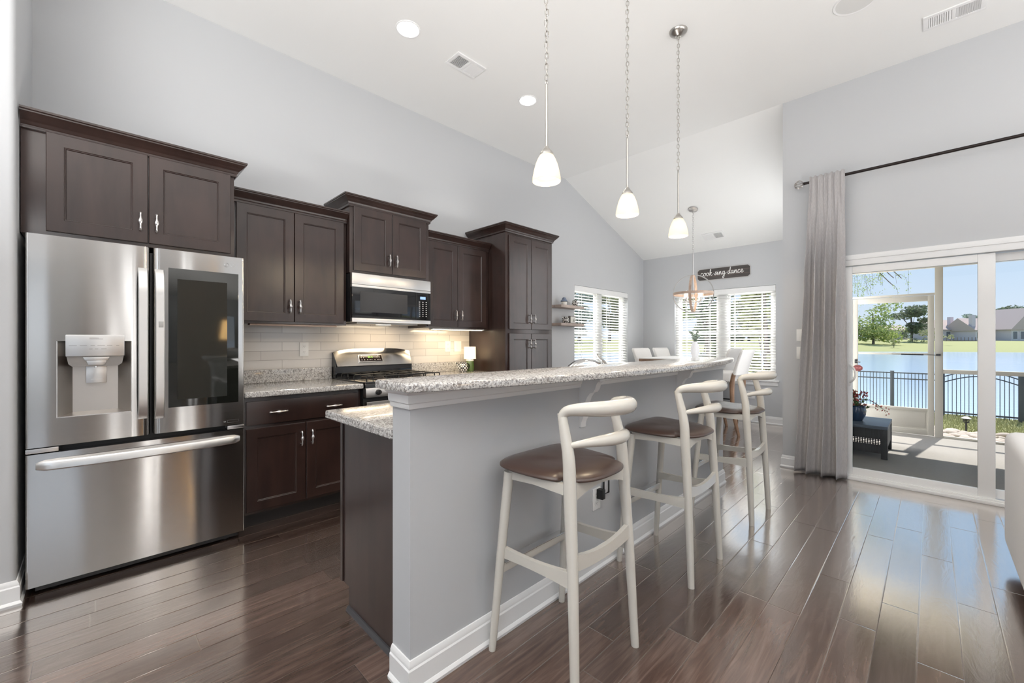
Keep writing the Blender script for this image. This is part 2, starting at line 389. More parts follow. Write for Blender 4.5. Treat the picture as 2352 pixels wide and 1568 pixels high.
def spline(pts, n=8, closed=False):
    P = [Vector(p) for p in pts]; k = len(P); out = []
    for i in range(k if closed else k - 1):
        p0 = P[i - 1] if (i > 0 or closed) else P[i]; p1 = P[i]; p2 = P[(i + 1) % k]; p3 = P[(i + 2) % k] if (closed or i + 2 < k) else P[i + 1]
        for j in range(n):
            t = j / n; out.append(.5 * ((2 * p1) + (p2 - p0) * t + (2 * p0 - 5 * p1 + 4 * p2 - p3) * t * t + (3 * p1 - p0 - 3 * p2 + p3) * t ** 3))
    if not closed: out.append(P[-1])
    return out
def lerp_list(v, n): # resample a list of numbers to n entries
    out = []
    for i in range(n):
        t = i / (n - 1) * (len(v) - 1); a = int(min(t, len(v) - 2)); out.append(v[a] + (v[a + 1] - v[a]) * (t - a))
    return out

# ------------------------------------------------------------------ room shell
XD, XF, YK, HC = 4.83, 7.16, 3.75, 3.60          # door wall, far dining wall, kitchen wall, ceiling
YJ = 1.04                                        # side wall of the dining bay
XB, YR = -3.6, -5.1                              # walls behind / beside the camera
struct(B().prism([(XB - .15, YR - .15), (XD + .14, YR - .15), (XD + .14, YJ - .14), (XF + .14, YJ - .14), (XF + .14, YK + .14), (XB - .15, YK + .14)], 2, -.1, 0).build('floor', FLOOR, smooth=False))
b = B().box(XB - .15, XD, YR - .15, YK + .15, HC, HC + .1)
b.prism([(XD, HC), (XF + .2, HC - (XF + .2 - XD) * .371), (XF + .2, HC - (XF + .2 - XD) * .371 + .1), (XD, HC + .1)], 1, YJ - .14, YK + .15)
struct(b.build('ceiling', CEIL, smooth=False))
def wall_with_hole(axis, a0, a1, z1, t0, t1, holes, name, top=None, mat=PAINT):
    """axis 0: wall runs along X at Y in t0..t1; axis 1: runs along Y at X in t0..t1; holes = (lo, hi, z0, z1)"""
    b = B()
    def bx(l, h, z0, zt):
        if h - l > 1e-4 and zt - z0 > 1e-4: b.box(*((l, h, t0, t1) if axis == 0 else (t0, t1, l, h)), z0, zt)
    cur = a0
    for (l, h, z0, zt) in sorted(holes):
        bx(cur, l, 0, z1); bx(l, h, 0, z0); bx(l, h, zt, z1); cur = h
    bx(cur, a1, 0, z1)
    return struct(b.build(name, mat, smooth=False))
W1 = (5.05, 6.60, .66, 2.085)      # window in the kitchen wall (x0,x1,z0,z1)
W2 = (1.63, 3.165, .66, 2.085)     # window in the far wall (y0,y1,z0,z1)
DR = (-1.34, .60, 0.0, 1.965)      # sliding door opening
wall_with_hole(0, -.268, XF + .14, HC, YK, YK + .14, [(W1[0], W1[1], W1[2], W1[3])], 'wall_kitchen')
wall_with_hole(1, YJ - .14, YK, 2.80, XF, XF + .14, [(W2[0], W2[1], W2[2], W2[3])], 'wall_dining')
wall_with_hole(1, YR, YJ, HC, XD, XD + .14, [DR], 'wall_door')
b = B(); b.box(XD + .14, XF, YJ - .14, YJ - .11, 0, HC)
for q in ((XD + .14, 5.0, 0, HC), (6.45, XF, 0, HC), (5.0, 6.45, 0, .45), (5.0, 6.45, 2.85, HC)): b.box(q[0], q[1], YJ - .11, YJ, q[2], q[3])
struct(b.build('wall_dining_side', PAINT, smooth=False))
b = B(); b.box(4.985, 5.04, YJ - .02, YJ + .012, .40, 2.90); b.box(6.41, 6.465, YJ - .02, YJ + .012, .40, 2.90); b.box(5.04, 6.41, YJ - .02, YJ + .012, .40, .455); b.box(5.04, 6.41, YJ - .02, YJ + .012, 2.845, 2.90); b.box(5.04, 6.41, YJ - .06, YJ - .03, 2.05, 2.10)
struct(b.build('light_niche_frame', TRIM, smooth=False))  # frame around an added light niche, out of view
lamp('dining_niche_fill', 'AREA', (5.725, YJ - .10, 1.65), 25, (.97, .985, 1.0), aim=(0, 1, 0), size=(1.36, 2.35))  # added panel in the closed niche, brightening dining bay and pantry doors
# stub wall left of the refrigerator, with a rounded corner
pts = [(XB, 3.04), (-.290, 3.04), (-.278, 3.044), (-.270, 3.053), (-.266, 3.066), (-.266, YK + .14), (XB, YK + .14)]
struct(B().prism(pts, 2, 0, HC).build('wall_left', PAINT))
wall_with_hole(1, YR, 3.04, HC, XB - .14, XB, [(-3.2, 0.0, .7, 2.8)], 'wall_back')
wall_with_hole(0, XB, XD, HC, YR - .14, YR, [(.46, .66, .2, 2.9), (.95, 1.07, .2, 2.9), (-2.9, -1.2, .6, 2.6), (3.0, 4.4, .6, 2.6)], 'wall_living')
DB = thing('reflection_door', (1.7, YR, 0), 'unseen brown double door added for refrigerator reflections', 'door'); DB['kind'] = 'structure'  # added out of view to put a dark reflection in the refrigerator
for x in (1.16, 1.86): B().box(x, x + .68, YR, YR + .05, 0, 2.6, .006).build('door_leaf', WALN, DB)
B().box(-.12, .40, YR + .001, YR + .36, 0, 2.4, .006).build('reflection_block', mat_paint('warm_taupe_paint', (.30, .25, .22)))['kind'] = 'structure'  # unseen block added as a brown-grey band in the refrigerator reflections
for (x, w_, e_) in ((.56, .2, 8), (1.01, .12, 5), (-2.05, 1.6, 5), (3.7, 1.3, 5)):
    lamp('daylight_living_window_side', 'AREA', (x, YR - .02, 1.6), e_, (1.0, 0.99, 0.97), aim=(0, 1, 0.15), size=(w_, 2.2))
FLM = thing('floor_lamp', (1.75, -3.0, 0), 'brass floor lamp with warm shade in the living room', 'floor lamp')
B().lathe([(0, 0), (.14, 0), (.14, .02), (.02, .035), (.012, .05), (.012, 1.30), (0, 1.30)], (1.75, -3.0, 0), 24).build('stand', M('aged_brass', (.5, .36, .16), .3, 1.), FLM)
B().lathe([(.15, 1.28), (.11, 1.62), (.107, 1.62), (.147, 1.28), (.15, 1.28)], (1.75, -3.0, 0), 32).build('lamp_shade', mat_shade('warm_lamp_shade', (.9, .8, .6), (1, .70, .32), 3.5), FLM)

BASEP = [(0, 0), (.020, 0), (.022, .012), (.016, .022), (.0135, .024), (.0135, .088), (.010, .094), (.010, .103), (.004, .117), (0, .118)]
def base(path, name): return struct(B().sweep(BASEP, path).build(name, TRIM, ang=25))
base([(XB, 3.04), (-.266, 3.04), (-.266, 3.70)], 'baseboard_left')
base([(3.84, YK), (XF, YK), (XF, YJ), (XD, YJ), (XD, .72)], 'baseboard_dining')

# backsplash tile
struct(B().box(.60, 3.035, YK - .010, YK, .90, 1.44).build('wall_backsplash', TILE, smooth=False), 'long cream glazed subway tile backsplash above the granite counters', 'tile backsplash')

# ------------------------------------------------------------------ windows and blinds
def window(name, axis, lo, hi, z0, z1, p, label):
    """p: interior plane; the frame sits .09 behind it. axis 0: along X (wall at Y=p), axis 1: along Y (wall at X=p)"""
    def bx(b, l, h, d0, d1, za, zb, bev=.004):
        return b.box(*((l, h, p + d0, p + d1) if axis == 0 else (p + d0, p + d1, l, h)), za, zb, bev)
    mid = (lo + hi) / 2; zm = (z0 + z1) / 2
    root = thing(name, ((mid, p, z0) if axis == 0 else (p, mid, z0)), label, 'window'); root['kind'] = 'structure'
    f = B(); w = .055
    bx(f, lo, lo + w, .075, .13, z0, z1); bx(f, hi - w, hi, .075, .13, z0, z1); bx(f, mid - .07, mid + .07, .075, .13, z0, z1)
    for l, h in ((lo + w, mid - .07), (mid + .07, hi - w)): bx(f, l, h, .075, .13, z1 - w, z1); bx(f, l, h, .075, .13, z0, z0 + w)
    f.build('window_frame', TRIM, root)
    for s_, (l, h) in enumerate(((lo + w, mid - .07), (mid + .07, hi - w))):
        sb = B(); q = .035
        for (za, zb, d) in ((zm - .02, z1 - w, .10), (z0 + w, zm + .02, .085)):
            bx(sb, l, l + q, d, d + .02, za, zb, .002); bx(sb, h - q, h, d, d + .02, za, zb, .002); bx(sb, l + q, h - q, d, d + .02, za, za + q, .002); bx(sb, l + q, h - q, d, d + .02, zb - q, zb, .002)
        so = sb.build('sash', TRIM, root)
        g = B(); bx(g, l + .01, h - .01, .108, .111, z0 + w + .01, z1 - w - .01, 0); g.build('pane', GLASS, so, smooth=False)
    st = B()
    if axis == 1: st.box(p - .045, p + .075, lo - .05, hi + .05, z0 - .022, z0 + .001, .005); st.box(p - .014, p, lo - .03, hi + .03, z0 - .085, z0 - .022, .004)
    else: st.box(lo - .05, hi + .05, p - .045, p + .075, z0 - .022, z0 + .001, .005); st.box(lo - .03, hi + .03, p - .014, p, z0 - .085, z0 - .022, .004)
    st.build('window_sill', TRIM, root)
    return root
window('window_1', 0, *W1, YK, 'white twin sash window beside the wall shelves')
window('window_2', 1, *W2, XF, 'white twin sash window under the cook sing dance sign')
BLIND = mat_shade('white_faux_wood_slat', (.90, .90, .89), (1, 1, 1), 0, .42)
def blind(axis, lo, hi, z0, z1, p, label):
    root = thing('window_blind', (((lo + hi) / 2, p, z1) if axis == 0 else (p, (lo + hi) / 2, z1)), label, 'blind')
    def bx(b, l, h, d0, d1, za, zb, bev=.003): return b.box(*((l, h, p + d0, p + d1) if axis == 0 else (p + d0, p + d1, l, h)), za, zb, bev)
    b = B(); bx(b, lo + .004, hi - .004, .0, .012, z1 - .085, z1 - .004); bx(b, lo + .006, hi - .006, .012, .06, z1 - .05, z1 - .004); b.build('valance', TRIM, root)
    s = B(); z = z1 - .105; t = R(24)
    while z > z0 + .05:
        l, h = lo + .012, hi - .012
        sl = bmesh.new(); bmesh.ops.create_cube(sl, size=1)
        for v in sl.verts:
            d = v.co.x * .05; e_ = v.co.z * .003
            dd = .036 + d * math.cos(t) - e_ * math.sin(t); zz = z + d * math.sin(t) + e_ * math.cos(t)
            a = (l + h) / 2 + v.co.y * (h - l)
            v.co = Vector((a, p + dd, zz) if axis == 0 else (p + dd, a, zz))
        bmesh.ops.recalc_face_normals(sl, faces=sl.faces)
        s.add(sl); z -= .044
    s.build('slats', BLIND, root, smooth=False)
    b = B(); bx(b, lo + .012, hi - .012, .012, .06, z0 + .012, z0 + .032); b.build('bottom_rail', BLIND, root)
    n = 4
    for i in range(n):
        a = lo + (hi - lo) * (i + .5) / n
        b = B()
        for d in (.012, .061): bx(b, a - .004, a + .004, d, d + .001, z0 + .03, z1 - .05, 0)
        b.build('ladder_cord', BLIND, root, smooth=False)
blind(0, W1[0], W1[1], W1[2], W1[3], YK, 'white slatted blind in the window beside the wall shelves')
blind(1, W2[0], W2[1], W2[2], W2[3], XF, 'wide white slatted blind under the cook sing dance sign')

# ------------------------------------------------------------------ sliding door
D = thing('door_1', (XD, (DR[0] + DR[1]) / 2, 0), 'white framed sliding glass door opening onto the screened porch', 'sliding door'); D['kind'] = 'structure'
b = B()
zt = 1.965
b.box(XD - .012, XD + .14, DR[0] - .05, DR[1] + .05, 1.921, zt + .045, .004); b.box(XD - .020, XD, DR[0] - .06, DR[1] + .06, zt + .008, zt + .052, .004)
b.box(XD - .008, XD + .14, .558, DR[1] + .05, .0285, 1.92, .004); b.box(XD - .008, XD + .14, DR[0] - .05, DR[0] + .04, .0285, 1.92, .004)
b.box(XD - .030, XD + .14, DR[0] - .02, DR[1] + .02, 0, .028, .004); b.box(XD - .012, XD + .004, DR[0] + .042, .556, .029, .045, .003)
b.build('door_frame', TRIM, D)
def slider(x0, l, h, nm, wl, wh):
    b = B(); zb, zt_ = .036, 1.915
    b.box(x0, x0 + .036, l, l + wl, zb, zt_, .004); b.box(x0, x0 + .036, h - wh, h, zb, zt_, .004)
    b.box(x0, x0 + .036, l + wl, h - wh, zb, .103, .004); b.box(x0, x0 + .036, l + wl, h - wh, 1.853, zt_, .004)
    o = b.build(nm, TRIM, D)
    B().box(x0 + .016, x0 + .020, l + wl - .005, h - wh + .005, .098, 1.858).build('pane', GLASS, o, smooth=False); return o
p1 = slider(XD + .006, -.345, .556, 'sliding_panel', .091, .052)
slider(XD + .062, -1.30, -.292, 'fixed_panel', .055, .050)
b = B(); b.box(XD - .004, XD + .008, .515, .545, .84, 1.06, .004); b.tube(spline([(XD + .0, .52, 1.03), (XD - .03, .49, 1.00), (XD - .035, .478, .95), (XD - .03, .49, .90), (XD, .52, .87)], 6), .008, 10); b.build('door_handle', WHITE, p1)

# ------------------------------------------------------------------ curtain and rod
rod = thing('curtain_rod', (4.735, .86, 2.728), 'long dark bronze curtain rod above the sliding door', 'curtain rod')
B().tube([(4.735, .85, 2.728), (4.735, -2.4, 2.728)], .0125, 14).build('pole', BRONZE, rod)
b = B(); c0 = Vector((4.735, .888, 2.728))
for k in range(6):
    a = k * PI / 6
    b.tube([c0 + Vector((.036 * math.sin(t) * math.cos(a), .036 * math.cos(t), .036 * math.sin(t) * math.sin(a))) for t in [2 * PI * j / 20 for j in range(20)]], .0035, 6, closed=True)
b.build('finial', PEWTER, rod)
for y in (.70, -1.2):
    b = B(); b.box(4.735, XD - .001, y - .006, y + .006, 2.706, 2.716, .002); b.box(XD - .006, XD - .001, y - .015, y + .015, 2.68, 2.76, .002); b.build('bracket', BRONZE, rod)
def curtain():
    b = bmesh.new(); nu, nv = 170, 70; g = []
    def prof(u, v):
        """fold depth: broad irregular pleats that open out towards the hem"""
        q = u + .018 * math.sin(2.2 * v * PI + 5 * u)
        big = math.sin(2 * PI * (3.6 * q + .10)) + .35 * math.sin(2 * PI * (7.1 * q + .4))
        small = math.sin(2 * PI * (6.3 * u + .2)) + .5 * math.sin(2 * PI * (10.5 * u))
        t = min(1, max(0, (v - .02) / .35)); t = t * t * (3 - 2 * t)
        return (1 - t) * (small * .007 - .018) + t * big * (.042 + .012 * v)
    for j in range(nv + 1):
        v = j / nv; z = 2.768 - v * (2.768 - .012)
        y0 = .545 - .012 * v; y1 = .800 + .108 * v ** 1.2
        row = []
        for i in range(nu + 1):
            u = i / nu
            x = 4.728 + prof(u, v) + .004 * noise.noise((u * 9, v * 14, 1))
            dy = (prof(u + .012, v) - prof(u - .012, v)) * .28
            y = y0 + (y1 - y0) * u - dy * min(1, v * 4) + .004 * noise.noise((u * 7, v * 11, 2))
            row.append(b.verts.new((min(x, 4.812), y, z + (.008 * math.sin(40 * u) if v == 0 else 0))))
        g.append(row)
    for j in range(nv):
        for i in range(nu): b.faces.new((g[j][i], g[j][i + 1], g[j + 1][i + 1], g[j + 1][i]))
    return B().add(b)
co = curtain().build('curtain', CURT, ang=80)
co.modifiers.new('thickness', 'SOLIDIFY').thickness = .003
tag(co, 'floor length taupe linen curtain gathered left of the sliding door', 'curtain')

# ------------------------------------------------------------------ cabinet pieces
def panel_front(x0, x1, z0, z1, yf, rail=.062, t=.019):
    """shaker front facing -Y: outer slab with bevelled recessed panel, as nested rectangles"""
    b = bmesh.new(); cx0, cx1, cz0, cz1 = x0, x1, z0, z1
    rings = [(0, t), (0, .0025), (.0025, 0), (rail, 0), (rail + .003, .003), (rail + .006, .0035), (rail + .009, .0085)]
    R_ = []
    for ins, d in rings:
        R_.append([b.verts.new(p) for p in ((x0 + ins, yf + d, z0 + ins), (x1 - ins, yf + d, z0 + ins), (x1 - ins, yf + d, z1 - ins), (x0 + ins, yf + d, z1 - ins))])
    for a, c in zip(R_, R_[1:]):
        for j in range(4): b.faces.new((a[j], a[(j + 1) % 4], c[(j + 1) % 4], c[j]))
    b.faces.new(R_[-1]); b.faces.new(R_[0][::-1]); bmesh.ops.recalc_face_normals(b, faces=b.faces)
    return B().add(b)
def slab_front(x0, x1, z0, z1, yf, t=.019):
    b = B(); b.box(x0, x1, yf, yf + t, z0, z1, .004); return b
def pull(x, z, yf, vertical=True, L=.105):
    """twisted bar pull with a diamond-shaped swelling, two posts"""
    n = 28; rr = []; pp = []
    for i in range(n + 1):
        s = i / n * 2 - 1
        r = .0048 + .0062 * math.exp(-(s / .22) ** 2) + (.0012 if abs(s) > .85 else 0) - (.003 if abs(s) > .985 else 0)
        d = -.030 + .012 * max(0, abs(s) - .75) / .25
        pp.append((x, yf + d, z + s * L / 2) if vertical else (x + s * L / 2, yf + d, z)); rr.append(r)
    b = B().tube(pp, rr, 8)
    for s in (-.74, .74):
        q = (x, z + s * L / 2) if vertical else (x + s * L / 2, z)
        b.tube([(q[0], yf - .028, q[1]), (q[0], yf + .001, q[1])], .0042, 8)
    return b
CROWN = [(0, 0), (.010, 0), (.012, .004), (.012, .016), (.018, .022), (.020, .030), (.026, .036), (.036, .046), (.050, .064), (.056, .068), (.056, .074), (.062, .078), (.062, .088), (0, .088)]
def crown(x0, x1, yf, z, yb, left, right):
    path = []
    if right: path.append((x1, yb))
    path += [(x1, yf), (x0, yf)]
    if left: path.append((x0, yb))
    path = path[::-1]   # travel +X along the front so that "right of travel" is -Y
    return B().sweep([(o, z + h) for o, h in CROWN], path)
def wall_cab(name, x0, x1, yf, z0, z1, doors, zc, label, left=True, right=True, zd=None, group='upper kitchen cabinets', hz='low'):
    """carcass front at yf+.019 (doors in front); doors = [(xa, xb, handle side)]"""
    r = thing(name, ((x0 + x1) / 2, YK, z0), label, 'cabinet', group)
    B().box(x0, x1, yf + .0195, YK - .002, z0, z1, .0015).build('carcass', ESP, r)
    za, zb = zd or (z0 + .006, z1 - .03)
    for (a, c, side) in doors:
        d = panel_front(a, c, za, zb, yf).build('door', ESP, r)
        hx = a + .032 if side == 'l' else c - .032
        pull(hx, za + .115 if hz == 'low' else zb - .115, yf).build('handle', PEWTER, d)
    crown(x0, x1, yf + .019, zc, YK - .003, left, right).build('crown_molding', ESP, r)
    return r
# over the refrigerator
wall_cab('wall_cabinet', -.262, .628, 3.135, 1.778, 2.31, [(-.178, .209, 'r'), (.214, .606, 'l')], 2.292,
         'wide dark brown cabinet above the stainless refrigerator', left=False, zd=(1.797, 2.296))
# left of the microwave
wall_cab('wall_cabinet', .632, 1.468, 3.40, 1.372, 2.235, [(.690, 1.063, 'r'), (1.067, 1.442, 'l')], 2.212,
         'dark two-door wall cabinet between refrigerator and microwave', left=False, right=False, zd=(1.387, 2.212))
# above the microwave
wall_cab('wall_cabinet', 1.472, 2.236, 3.345, 1.806, 2.375, [(1.502, 1.846, 'r'), (1.851, 2.196, 'l')], 2.352,
         'short raised dark cabinet directly above the microwave', zd=(1.828, 2.356))
# right of the microwave
wall_cab('wall_cabinet', 2.240, 3.036, 3.40, 1.372, 2.235, [(2.252, 2.610, 'r'), (2.616, 2.994, 'l')], 2.212,
         'dark wall cabinet between microwave and tall pantry', left=False, right=False, zd=(1.387, 2.212))
for n_, (xa, xb) in enumerate(((.64, 1.46), (2.25, 3.02))):
    pass
# pantry
P = thing('pantry_cabinet', (3.42, YK, 0), 'tall dark pantry cabinet at the end of the kitchen run', 'cabinet')
b = B(); b.box(3.040, 3.800, 3.1495, YK - .002, .10, 2.405, .0015); b.box(3.06, 3.79, 3.215, YK - .01, 0, .10); b.build('carcass', ESP, P)
for (za, zb, lo) in ((1.372, 2.366, True), (.125, 1.327, False)):
    for (a, c, side) in ((3.082, 3.422, 'r'), (3.428, 3.770, 'l')):
        d = panel_front(a, c, za, zb, 3.130).build('door', ESP, P)
        pull(c - .032 if side == 'r' else a + .032, za + .115 if lo else zb - .115, 3.130).build('handle', PEWTER, d)
crown(3.040, 3.800, 3.149, 2.392, YK - .003, True, True).build('crown_molding', ESP, P)
# base cabinet left of the range
def base_cab(x0, x1, label, doors, drawer):
    r = thing('base_cabinet', ((x0 + x1) / 2, YK, 0), label, 'cabinet', 'base cabinets under the back counter')
    B().box(x0, x1, 3.1495, YK - .002, .105, .876, .0015).build('carcass', ESP, r)
    B().box(x0, x1, 3.235, YK - .05, 0, .105).build('toe_kick', ESPD, r)
    d = slab_front(drawer[0], drawer[1], .690, .846, 3.130).build('drawer', ESP, r)
    for f in (.25, .75): pull(drawer[0] + (drawer[1] - drawer[0]) * f, .768, 3.130, False, .115).build('handle', PEWTER, d)
    for (a, c, side) in doors:
        o = panel_front(a, c, .125, .668, 3.130).build('door', ESP, r)
        pull(c - .032 if side == 'r' else a + .032, .668 - .105, 3.130).build('handle', PEWTER, o)
base_cab(.67, 1.464, 'dark base cabinet with drawer between refrigerator and stove', [(.690, 1.055, 'r'), (1.061, 1.436, 'l')], (.690, 1.436))
base_cab(2.240, 3.036, 'dark base cabinet between stove and pantry', [(2.262, 2.635, 'r'), (2.641, 3.014, 'l')], (2.262, 3.014))

# counters along the wall
def back_counter(x0, x1, label):
    r = thing('countertop', ((x0 + x1) / 2, YK, .876), label, 'countertop', 'granite counters along the tiled wall')
    B().box(x0, x1, 3.092, YK - .011, .876, .914, .009, 3).build('slab', GRAN, r)
    B().box(x0, x1, YK - .031, YK - .0105, .9135, 1.016, .004).build('upstand', GRAN, r)
back_counter(.672, 1.466, 'speckled granite counter between refrigerator and stove')
back_counter(2.240, 3.037, 'speckled granite counter between stove and pantry')

# ------------------------------------------------------------------ refrigerator
F = thing('refrigerator', (.2135, 3.4, 0), 'stainless french-door refrigerator with smoked glass panel and dispenser', 'refrigerator')
FX0, FX1, FY = -.241, .668, 3.070
b = B(); b.box(FX0 + .006, FX1 - .006, 3.145, 3.715, .05, 1.745, .004); b.build('body', BLACKP, F)
b = B(); b.box(FX0 + .03, FX1 - .03, 3.11, 3.16, .012, .055); b.build('base_grille', BLACKP, F)
for x in (FX0 + .09, FX1 - .09): B().lathe([(0, 0), (.022, 0), (.022, .04), (.012, .055), (0, .055)], (x, 3.16, 0), 14).build('foot', BLACKP, F)
def door_slab(x0, x1, z0, z1, hole=None, bl=.012, br=.012):
    """front panel with rounded vertical edges, optional rectangular hole"""
    b = B()
    def col(xa, xb, za, zb, la, ra):
        pts = []
        for k in range(5):
            a = k / 4 * PI / 2
            if la: pts.append((xa + la - la * math.sin(PI / 2 - a) * 1, FY + la - la * math.cos(PI / 2 - a) * 1))
        if not la: pts.append((xa, FY))
        L_ = pts[:]
        if la: L_ = [(xa + la - la * math.cos(k / 4 * PI / 2), FY + la - la * math.sin(k / 4 * PI / 2)) for k in range(5)]
        R_ = [(xb - ra + ra * math.sin(k / 4 * PI / 2), FY + ra - ra * math.cos(k / 4 * PI / 2)) for k in range(5)] if ra else [(xb, FY)]
        pts = L_ + R_ + [(xb, 3.142), (xa, 3.142)]
        b.prism(pts, 2, za, zb)
    if not hole: col(x0, x1, z0, z1, bl, br)
    else:
        hx0, hx1, hz0, hz1 = hole
        col(x0, hx0, z0, z1, bl, 0); col(hx1, x1, z0, z1, 0, br); col(hx0, hx1, z0, hz0, 0, 0); col(hx0, hx1, hz1, z1, 0, 0)
    return b
def vhandle(x0, x1, z0, z1, s):
    prof = []
    n = 24; b = bmesh.new(); rings = []
    for i in range(n + 1):
        t = i / n; z = z0 + (z1 - z0) * t
        e_ = min(t, 1 - t) * (z1 - z0)
        stand = .045 * min(1, (e_ / .12)) ** .5 if e_ < .12 else .045
        yo = FY - .004 - stand; th = .016
        tilt = .006 * s
        rings.append([b.verts.new(p) for p in ((x0 + .003, yo, z), (x1 - .003, yo, z), (x1, yo + .003, z), (x1, yo + th, z), (x0, yo + th, z), (x0, yo + .003, z))])
    for a, c in zip(rings, rings[1:]):
        for j in range(6): b.faces.new((a[j], a[(j + 1) % 6], c[(j + 1) % 6], c[j]))
    b.faces.new(rings[0]); b.faces.new(rings[-1][::-1]); bmesh.ops.recalc_face_normals(b, faces=b.faces)
    return B().add(b)
HX = (-.135, .136, .863, 1.242)
ld = door_slab(FX0, .2150, .722, 1.765, HX, .010, .030).build('left_door', STEEL, F)
vhandle(.163, .203, .815, 1.645, -1).build('door_handle', STEELP, ld)
# dispenser recess
b = bmesh.new(); x0, x1, z0, z1 = HX; yb = FY + .068
f_ = [b.verts.new(p) for p in ((x0, FY, z0), (x1, FY, z0), (x1, FY, z1), (x0, FY, z1))]; m_ = [b.verts.new(p) for p in ((x0 + .05, yb, z0 + .012), (x1 - .05, yb, z0 + .012), (x1 - .05, yb, z1), (x0 + .05, yb, z1))]
for j in range(4): b.faces.new((f_[j], f_[(j + 1) % 4], m_[(j + 1) % 4], m_[j]))
b.faces.new(m_); bmesh.ops.recalc_face_normals(b, faces=b.faces); bmesh.ops.reverse_faces(b, faces=b.faces)
B().add(b).build('dispenser_recess', mat_steel('recess_steel', (.50, .475, .45), .34, .4), ld, smooth=False)
b = B()
for q in ((x0 - .004, x0, z0, z1), (x1, x1 + .004, z0, z1), (x0 - .004, x1 + .004, z0 - .004, z0)): b.box(q[0], q[1], FY - .002, FY + .012, q[2], q[3])
b.build('dispenser_trim', STEELP, ld)
B().box(-.108, .110, FY - .012, FY + .055, 1.164, 1.274, .004).build('control_panel', STEELP, ld)
b = B().prism([(-.105, 1.164), (.107, 1.164), (.100, 1.125), (.085, 1.112), (-.085, 1.112), (-.098, 1.125)], 1, FY + .004, FY + .066); b.build('dispenser_housing', mat_steel('dispenser_housing_grey', (.30, .28, .265), .4, .2), ld)
b = B()
for (x, w) in ((-.082, .028), (-.045, .026), (-.011, .016), (.020, .028), (.052, .020), (.083, .012)): b.box(x - w / 2, x + w / 2, FY - .0128, FY - .0115, 1.2185, 1.2205)
for (x, w) in ((-.018, .012), (.003, .012), (.030, .020)): b.box(x - w / 2, x + w / 2, FY - .0128, FY - .0115, 1.2005, 1.2025)
for (x, w, z) in ((-.006, .034, 1.257), (.002, .05, 1.2515)): b.box(x - w / 2, x + w / 2, FY - .0128, FY - .0115, z, z + .0022)
b.build('panel_markings', MARK, ld)
b = B().prism([(-.047, 1.160), (.052, 1.160), (.045, 1.142), (-.040, 1.142)], 1, FY - .008, FY + .06, .002)
b.prism([(-.036, 1.145), (.042, 1.145), (.034, 1.118), (-.028, 1.118)], 1, FY - .003, FY + .06, .002); b.build('dispenser_spout', STEELP, ld)
b = B().lathe([(0, 0), (.006, 0), (.006, .012), (.009, .014), (.009, .02)], (.0, FY + .03, 1.104), 12); b.build('nozzle', CHROME, ld)
b = B(); b.box(-.036, .042, FY + .040, FY + .046, 1.022, 1.122, .0025); b.box(-.018, .026, FY + .036, FY + .042, 1.040, 1.042); b.build('dispenser_paddle', STEELP, ld)
rd = door_slab(.2270, FX1, .722, 1.765, None, .030, .012).build('right_door', STEEL, F)
vh = vhandle(.234, .274, .808, 1.645, 1).build('door_handle', STEELP, rd)
B().box(.247, .268, FY - .0505, FY - .047, 1.318, 1.352, .0015).build('opening_button', M('grey_button', (.42, .41, .40), .4), vh)
B().box(.293, .634, FY - .0035, FY + .01, .862, 1.661, .002).build('glass_panel', DARKGLASS, rd)
B().box(.333, .574, FY - .0042, FY - .0030, .905, 1.600).build('glass_inner_pane', M('smoked_inner_pane', (.028, .030, .027), .05, spec=.7), rd)
b = B()
cx, cz = .571, 1.712
b.tube([(cx + .0125 * math.cos(t), FY - .001, cz + .0125 * math.sin(t)) for t in [2 * PI * k / 28 for k in range(28)]], .0012, 6, closed=True)
b.tube([(cx - .0015, FY - .001, cz + .0065), (cx - .0015, FY - .001, cz - .005), (cx + .003, FY - .001, cz - .005)], .001, 6)
b.tube([(cx + .0085 * math.cos(t), FY - .001, cz + .0085 * math.sin(t)) for t in [R(80 + k * 28) for k in range(10)]], .001, 6)
b.lathe([(0, -.001), (.0014, -.001), (.0014, .001), (0, .001)], (0, 0, 0), 10, Matrix.Translation((cx - .0055, FY - .001, cz + .003)) @ Matrix.Rotation(R(90), 4, 'X'))
b.build('emblem', CHROME, rd)
B().add(text_mesh('LG', .024, FRONTY(.605, FY - .0005, cz), .0008)).build('maker_letters', CHROME, rd)
B().add(text_mesh('LG', .0085, FRONTY(.5625, FY - .0042, .726 + .02), .0003)).build('badge_letters', MARKL, rd)
b = B()
for q in ((.575, .638, .752, .7535), (.575, .638, .7375, .739), (.575, .5765, .7375, .7535), (.6365, .638, .7375, .7535)): b.box(q[0], q[1], FY - .0012, FY + .002, q[2], q[3])
b.build('badge_outline', CHROME, rd)
dr = door_slab(FX0, FX1, .046, .690, None, .010, .012).build('freezer_drawer', STEEL, F)
